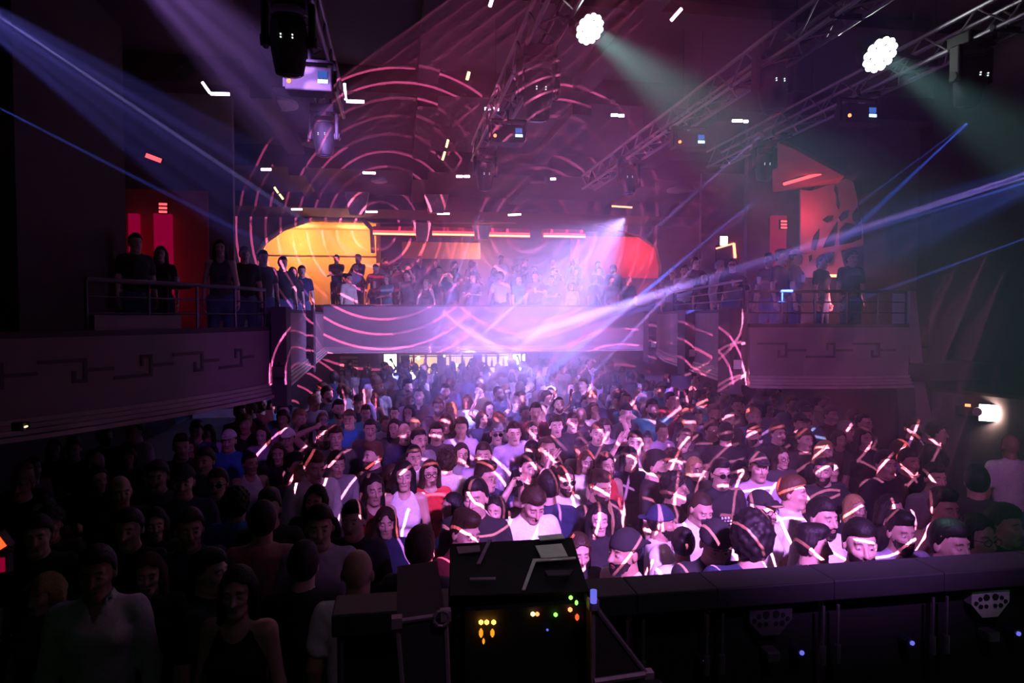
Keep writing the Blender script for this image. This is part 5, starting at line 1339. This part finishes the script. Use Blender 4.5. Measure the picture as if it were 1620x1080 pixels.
# the rest of the packed floor
rnd = random.Random(21)
zones = ['mid floor', 'far back near the bar', 'under the left balcony', 'under the right balcony', 'near the stage']
HK = ['short', 'short', 'quiff', 'buzz', 'curly', 'cap', 'bald', 'short']; HF = ['long', 'long', 'bob', 'bun', 'pony', 'fringe']
used_labels = set()
def random_person(x, y, z, zone, group, lod=1, rare=.12, face=None):
    for attempt in range(30):
        fem = rnd.random() < .4; pose = rnd.choice(['sides', 'loose', 'sides', 'loose', 'drink', 'crossed', 'phone']) if rnd.random() > rare else rnd.choice(['raise_r', 'film', 'clap', 'raise_2'])
        hy = rnd.choice([0, 0, 25, -25]); hair = rnd.choice(HF if fem else HK); hc = rnd.choice(['black', 'black', 'brown', 'brown', 'chestnut', 'blond'])
        tc = rnd.choice(['black', 'black', 'black', 'charcoal', 'navy', 'grey', 'white', 'lilac', 'burgundy', 'denim', 'teal', 'olive']); tk = rnd.choice(['tee', 'tee', 'long', 'tank' if fem else 'shirt'])
        pn = {'sides': 'standing', 'loose': 'standing', 'drink': 'holding a drink', 'crossed': 'arms folded', 'phone': 'on a phone', 'raise_r': 'raised fist', 'film': 'filming', 'clap': 'clapping', 'raise_2': 'both arms up'}[pose]
        hn = {'short': 'short hair', 'quiff': 'swept hair', 'buzz': 'cropped hair', 'curly': 'curly hair', 'cap': 'a cap', 'bald': 'a bald head', 'long': 'long hair', 'bob': 'a bob', 'bun': 'a bun', 'pony': 'a ponytail', 'fringe': 'a fringe'}[hair]
        lab = '%s in %s %s with %s%s, %s, %s' % ('woman' if fem else 'man', tc, {'tee': 'T-shirt', 'long': 'sweater', 'tank': 'tank top', 'shirt': 'shirt'}[tk], '' if hn.startswith('a ') else hc + ' ', hn, pn, zone)
        if lab not in used_labels: break
    used_labels.add(lab)
    f = face if face is not None else rnd.gauss(0, 30)
    person((x, y, z), face=f, fem=fem, pose=pose, hy=hy, lod=lod, skin=rnd.choice(['fair', 'fair', 'tan', 'pale', 'brown']), hair=hair, hairc=hc, top=tk, topc=tc, legs=rnd.choice(['denim', 'black', 'charcoal']), beard=(not fem and rnd.random() < .25), scale=rnd.uniform(.95, 1.05), label=lab, group=group)
def in_view(x, y): 
    u = x / y; return -.50 < u < 1.02
n = 0
cand = [(rnd.uniform(-4.2, 8.2), rnd.uniform(4.2, 20.8)) for _ in range(4200)]
cand.sort(key=lambda p: p[1])
for x, y in cand:
    if n >= 112: break
    if not in_view(x, y): continue
    lim_l = -1.75 if y > 9 else -4; lim_r = (6.1 if y > 12 else 7.2) if y > 8 else 5.6
    if y > 9.2 and not (-2.6 < x < 6.8): continue
    if y <= 9.2 and x > (6.4 if y > 7.6 else .95 * y - .7): continue
    if y > 15.2: break
    sp = .52 if y < 11 else .60
    if any((x - a)**2 + (y - b)**2 < sp * sp for a, b in taken): continue
    taken.append((x, y)); n += 1
    zone = zones[1] if y > 14 else zones[2] if x < -1.4 else zones[3] if x > 5.0 else zones[4] if y < 5.5 else zones[0]
    random_person(x, y, 0, zone, G0, lod=0 if y < 6.5 else 1)
# balcony: three tiers at the back, the galleries, the boxes
for k, (y, z, npeo) in enumerate(((18.55, 2.42, 15), (19.75, 2.78, 14), (20.8, 3.1, 10))):
    for i in range(npeo):
        x = farL[0] + .25 + (farR[0] - farL[0] - .4) * (i + .5) / npeo + rnd.uniform(-.18, .18)
        random_person(x, y + rnd.uniform(-.15, .15), z, ('far balcony front', 'far balcony second row', 'far balcony back row')[k], 'crowd on the far balcony', face=rnd.gauss(0, 45))
GB = 'people along the galleries'
def bstand(px, Y, z, label, face=0, **k):
    q = at(px, 480, Y); person((q.x, Y, z), face=face, label=label, group=GB, **dict(dict(lod=1), **k))
DZ = 2.40
bstand(1046, 16.6, DZ, 'woman at the far end of the right gallery rail', 0, fem=True, hair='bob', hairc='grey', topc='pink', pose='phone')
bstand(1064, 15.2, DZ, 'grey-haired person in pale top leaning on the right gallery rail', -40, hair='short', hairc='grey', topc='grey', pose='drink')
bstand(1082, 14.2, DZ, 'dark-haired person in a white top at the right gallery rail', -20, hair='short', topc='white', pose='crossed')
bstand(1100, 14.6, DZ + .2, 'person behind the white top on the right gallery', 0, hair='curly', topc='charcoal')
bstand(1112, 13.0, DZ - .12, 'short woman in a black T-shirt at the right gallery rail', 0, fem=True, hair='bob', topc='black', pose='sides')
bstand(1138, 12.9, DZ, 'man in an open white shirt at the right gallery rail', 20, hair='short', top='shirt', topc='white', hairc='grey')
bstand(1158, 12.4, DZ, 'man in a dark jacket beside the white shirt on the gallery', -30, hair='short', top='long', topc='black', pose='drink', glasses='clear')
bstand(1216, 11.2, DZ, 'man in black raising a cup on the right box', -60, hair='short', hairc='black', topc='black', pose='drink')
bstand(1234, 10.7, DZ, 'man drinking on the right box', 30, hair='quiff', hairc='black', topc='navy', pose='drink')
bstand(1258, 10.6, DZ, 'man in a pale cap on the right box', 50, hair='cap', capc='cream', topc='charcoal')
bstand(1346, 10.6, DZ, 'person with big curly hair before the pink mural', 0, hair='curly', hairc='black', topc='black')
bstand(1300, 11.4, DZ, 'dark figure beside the red strips on the right box', 30, hair='short', topc='black')
bstand(216, 10.0, DZ, 'dark figure by the red column on the left box', 40, hair='short', hairc='black', topc='black')
bstand(256, 10.6, DZ, 'woman seated by the table on the left box', 10, fem=True, hair='long', hairc='black', topc='black')
bstand(350, 9.6, DZ, 'long-haired woman in a shiny black top on the left box', 10, fem=True, hair='long', hairc='black', top='tank', topc='charcoal', lod=0)
bstand(388, 11.6, DZ, 'dark man behind the shiny top on the left gallery', 20, hair='short', topc='black')
bstand(417, 12.2, DZ, 'broad dark man left of the orange alcove', 30, hair='short', hairc='black', topc='charcoal')
bstand(433, 16.8, DZ, 'fair person in front of the orange alcove', 10, hair='short', hairc='ginger', topc='grey')
bstand(448, 13.4, DZ, 'man in black on the left gallery below the orange alcove', 30, hair='short', hairc='black', topc='black')
bstand(464, 14.6, DZ, 'woman in black on the left gallery below the orange alcove', 20, fem=True, hair='bob', topc='black')
bstand(478, 15.7, DZ, 'man nearest the corner of the left gallery', 20, hair='short', hairc='black', topc='navy')
bstand(533, 20.9, 3.1, 'tall man standing out against the orange alcove', 0, hair='short', hairc='black', topc='black', pose='crossed')
bstand(552, 18.5, DZ, 'person in pale trousers and top at the far balcony rail', 40, hair='short', topc='cream', legs='cream', top='shirt')
# the far floor behind them: too many and too small to pick apart
def far_crowd():
    parts = []; mats = []
    def add(me, Mx, m):
        if m not in mats: mats.append(m)
        nv = len(me.vertices); co = np.empty(nv * 3, np.float32); me.vertices.foreach_get('co', co); co = co.reshape(-1, 3) @ np.array(Mx.to_3x3()).T + np.array(Mx.translation)
        ix = np.empty(len(me.loops), np.int32); me.loops.foreach_get('vertex_index', ix)
        parts.append((co, ix.reshape(-1, 4), mats.index(m)))
    for _ in range(2600):
        if len(pos) >= 110: break
        x, y = rnd.uniform(-1.5, 6.0), rnd.uniform(13.0, 20.9)
        if not in_view(x, y) or any((x - a)**2 + (y - b)**2 < .52**2 for a, b in taken): continue
        taken.append((x, y)); pos.append((x, y))
    for x, y in pos:
        fem = rnd.random() < .4; pose = rnd.choice(['sides', 'loose', 'sides', 'loose', 'sides', 'raise_r']); hy = rnd.choice([0, 25, -25]); s = rnd.uniform(.94, 1.05) * (.945 if fem else 1)
        Mx = Matrix.Translation((x, y, 0)) @ Matrix.Rotation(math.radians(rnd.gauss(0, 60)), 4, 'Z') @ Matrix.Scale(s, 4)
        add(body_mesh(fem, pose, hy, 0, 0, 1), Mx, SKIN[rnd.choice(['fair', 'tan'])]); R, T, hs = head_frame(fem, hy, 0, 0)
        add(hair_mesh(rnd.choice(['long', 'bob'] if fem else ['short', 'curly', 'buzz']), 1), Mx @ Matrix.Translation(T) @ R.to_4x4() @ Matrix.Scale(hs, 4), hairmat(rnd.choice(['black', 'brown', 'chestnut'])))
        add(top_mesh(fem, pose, 'tee', 1), Mx, fabric(rnd.choice(['black', 'charcoal', 'navy', 'grey', 'white', 'lilac']))); add(trouser_mesh(fem, 1), Mx, fabric('denim'))
    off = 0; V = []; Q = []; mi = []
    for co, ix, m in parts: V.append(co); Q.append(ix + off); mi.append(np.full(len(ix), m, np.int32)); off += len(co)
    me = np_mesh('distant_crowd', np.concatenate(V), np.concatenate(Q))
    for m in mats: me.materials.append(m)
    mi = np.concatenate(mi)
    if len(mi) == len(me.polygons): me.polygons.foreach_set('material_index', mi)
    tag(link('distant_crowd', me), 'mass of far people standing under the balcony in the haze', kind='stuff')
pos = []
far_crowd()
# things people hold and the shoulder bag strap are small; railings of the boxes
MAT['rail'] = mat('rail_metal', (.10, .10, .12), .35, .8, noise=(20, .2))
def railing(pts, z0, z1, label, n=3):
    t = empty('balcony_railing', (pts[0][0], pts[0][1], z0)); tag(t, label, 'railing', 'balcony railings'); L = t.location
    P3 = [Vector((x, y, 0)) for x, y in pts]
    link('handrail', mesh('handrail', *path_tube_data([p + Vector((0, 0, z1)) - L for p in P3], .022, 8)), MAT['rail'], t)
    for k in range(1, n): link('mid_rail', mesh('mid_rail', *path_tube_data([p + Vector((0, 0, z0 + (z1 - z0) * k / n)) - L for p in P3], .010, 6)), MAT['rail'], t)
    for p in P3[::2] + [P3[-1]]: tube('post', p + Vector((0, 0, z0)) - L, p + Vector((0, 0, z1)) - L, .016, MAT['rail'], t, 8)
railing([(x, y + .07) for x, y in RB], 2.95, 3.38, 'metal railing along the top of the right box')
railing([(x - .08, y) for x, y in LB[6:]], 2.93, 3.36, 'metal railing along the top of the left box')
g = [A(1060, 13.4), A(1100, 11.4), A(1168, 8.75)]; railing([(x + .07, y) for x, y in g], 3.15, 3.55, 'metal railing along the right gallery')

q = at(262, 452, 9.5); t = empty('high_table', (q.x, 9.5, 2.40)); tag(t, 'dark high table on the left box beside the red columns', 'table'); hh = q.z - 2.40
link('table_top', mesh('table_top', *lathe_data([(.30, hh - .035), (.315, hh - .02), (.315, hh), (.30, hh + .002)], 24)), MAT['wood'], t); tube('pole', (0, 0, .03), (0, 0, hh - .03), .035, MAT['black'], t, 10); link('foot', mesh('foot', *lathe_data([(.26, 0), (.25, .02), (.05, .05)], 24)), MAT['black'], t)
for i, (dx, dy) in enumerate(((-.12, -.1), (.13, .02))):
    e = empty('drinking_glass', (q.x + dx, 9.5 + dy, 2.40 + hh + .062)); tag(e, ('left' if i == 0 else 'right') + ' one of two glasses on the high table', 'glass', 'glasses on the high table'); link('cup_wall', _hold['cup'][0], MAT['cup'], e); link('drink', _hold['cup'][1], MAT['beer'], e)

# ------------------------------------------------------------ lamps that belong to fixtures and rooms
lamp('alcove_lamp', 'POINT', (AX0 + .9, 22.4, 5.5), 130, (1.0, .50, .17), .12); lamp('alcove_lamp', 'POINT', (AX1 - .7, 22.5, 5.5), 80, (1.0, .46, .17), .12)
lamp('cove_wash', 'POINT', ((xm0 + xm1) / 2, 22.2, 5.0), 60, (1.0, .35, .15), .2); lamp('red_alcove_lamp', 'POINT', (xr - .8, 22.2, 5.2), 60, (1.0, .14, .10), .2)
lamp('left_room_red', 'POINT', (at(240, 400, 11.6).x, 11.6, 3.6), 1.6, (1.0, .03, .16), .2); lamp('right_room_red', 'POINT', (at(1290, 330, 11.6).x, 11.6, 4.9), 7, (1.0, .06, .12), .15); lamp('mural_light', 'POINT', (at(1330, 440, 11.3).x, 11.3, 3.3), 20, (1.0, .20, .34), .1)
lamp('bar_light', 'POINT', (at(720, 580, 20.9).x, 20.9, 1.95), 26, (1.0, .70, .38), .2)
d_ = Vector((-math.sin(math.radians(52)), -math.cos(math.radians(52)), 0)) 
lamp('flood_lamp', 'AREA', fl + Vector((-.05, -.03, 0)), 9, (1.0, .80, .55), .18, .16, (math.radians(90), 0, math.radians(-52)))
for i, (q, d) in enumerate((PAR1, PAR2)):
    o = spot('par_beam', q + d * .06, q + d * 6, 22, 6000 if i == 0 else 2600, (.42, 1.0, .92), .8, .08)
# ------------------------------------------------------------ haze filling the hall
hz = box('haze', (XL + .05, 2.7, .02), (XR - .05, 23.9, 7.25), None)
hm = bpy.data.materials.new('stage_haze'); hm.use_nodes = True; nt = hm.node_tree; nt.nodes.clear()
out = nt.nodes.new('ShaderNodeOutputMaterial'); vs = nt.nodes.new('ShaderNodeVolumeScatter'); vs.inputs['Density'].default_value = .006; vs.inputs['Anisotropy'].default_value = .15; vs.inputs['Color'].default_value = (.95, .95, 1, 1)
nt.links.new(vs.outputs[0], out.inputs['Volume']); hz.data.materials.append(hm)
tag(hz, 'thin stage haze filling the hall and showing the light beams', kind='stuff')

# a thicker drift of smoke hanging over the middle of the hall
def smoke(name, c, r, dens, scale, label):
    me = mesh(name, *lathe_data([(max(.02, math.sin(math.pi * i / 14)), -math.cos(math.pi * i / 14)) for i in range(15)], 28)); o = link(name, me); o.location = c; o.scale = r
    m = bpy.data.materials.new(name); m.use_nodes = True; nt = m.node_tree; nt.nodes.clear()
    out = nt.nodes.new('ShaderNodeOutputMaterial'); vs = nt.nodes.new('ShaderNodeVolumeScatter'); vs.inputs['Anisotropy'].default_value = .1
    tc = nt.nodes.new('ShaderNodeTexCoord'); ln = nt.nodes.new('ShaderNodeVectorMath'); ln.operation = 'LENGTH'; nt.links.new(tc.outputs['Object'], ln.inputs[0])
    mp = nt.nodes.new('ShaderNodeMapRange'); mp.interpolation_type = 'SMOOTHSTEP'; mp.inputs['From Min'].default_value = 1.0; mp.inputs['From Max'].default_value = 0.0; nt.links.new(ln.outputs['Value'], mp.inputs['Value'])
    no = nt.nodes.new('ShaderNodeTexNoise'); no.inputs['Scale'].default_value = scale; no.inputs['Detail'].default_value = 2; nt.links.new(tc.outputs['Object'], no.inputs['Vector'])
    mr = nt.nodes.new('ShaderNodeMapRange'); mr.inputs['From Min'].default_value = .3; mr.inputs['From Max'].default_value = .7; mr.inputs['To Min'].default_value = .45; nt.links.new(no.outputs['Fac'], mr.inputs['Value'])
    a = nt.nodes.new('ShaderNodeMath'); a.operation = 'MULTIPLY'; nt.links.new(mp.outputs[0], a.inputs[0]); nt.links.new(mr.outputs[0], a.inputs[1])
    b = nt.nodes.new('ShaderNodeMath'); b.operation = 'MULTIPLY'; nt.links.new(a.outputs[0], b.inputs[0]); b.inputs[1].default_value = dens
    nt.links.new(b.outputs[0], vs.inputs['Density']); nt.links.new(vs.outputs[0], out.inputs['Volume']); me.materials.append(m)
    tag(o, label, kind='stuff'); return o
smoke('smoke_drift', at(840, 515, 13.6), (4.6, 3.5, 2.7), .24, 1.6, 'thick lavender smoke drifting before the far balcony')
smoke('smoke_drift', at(745, 625, 9.8), (1.7, 1.6, .95), .22, 1.4, 'small lavender wisp of smoke over the middle of the crowd')
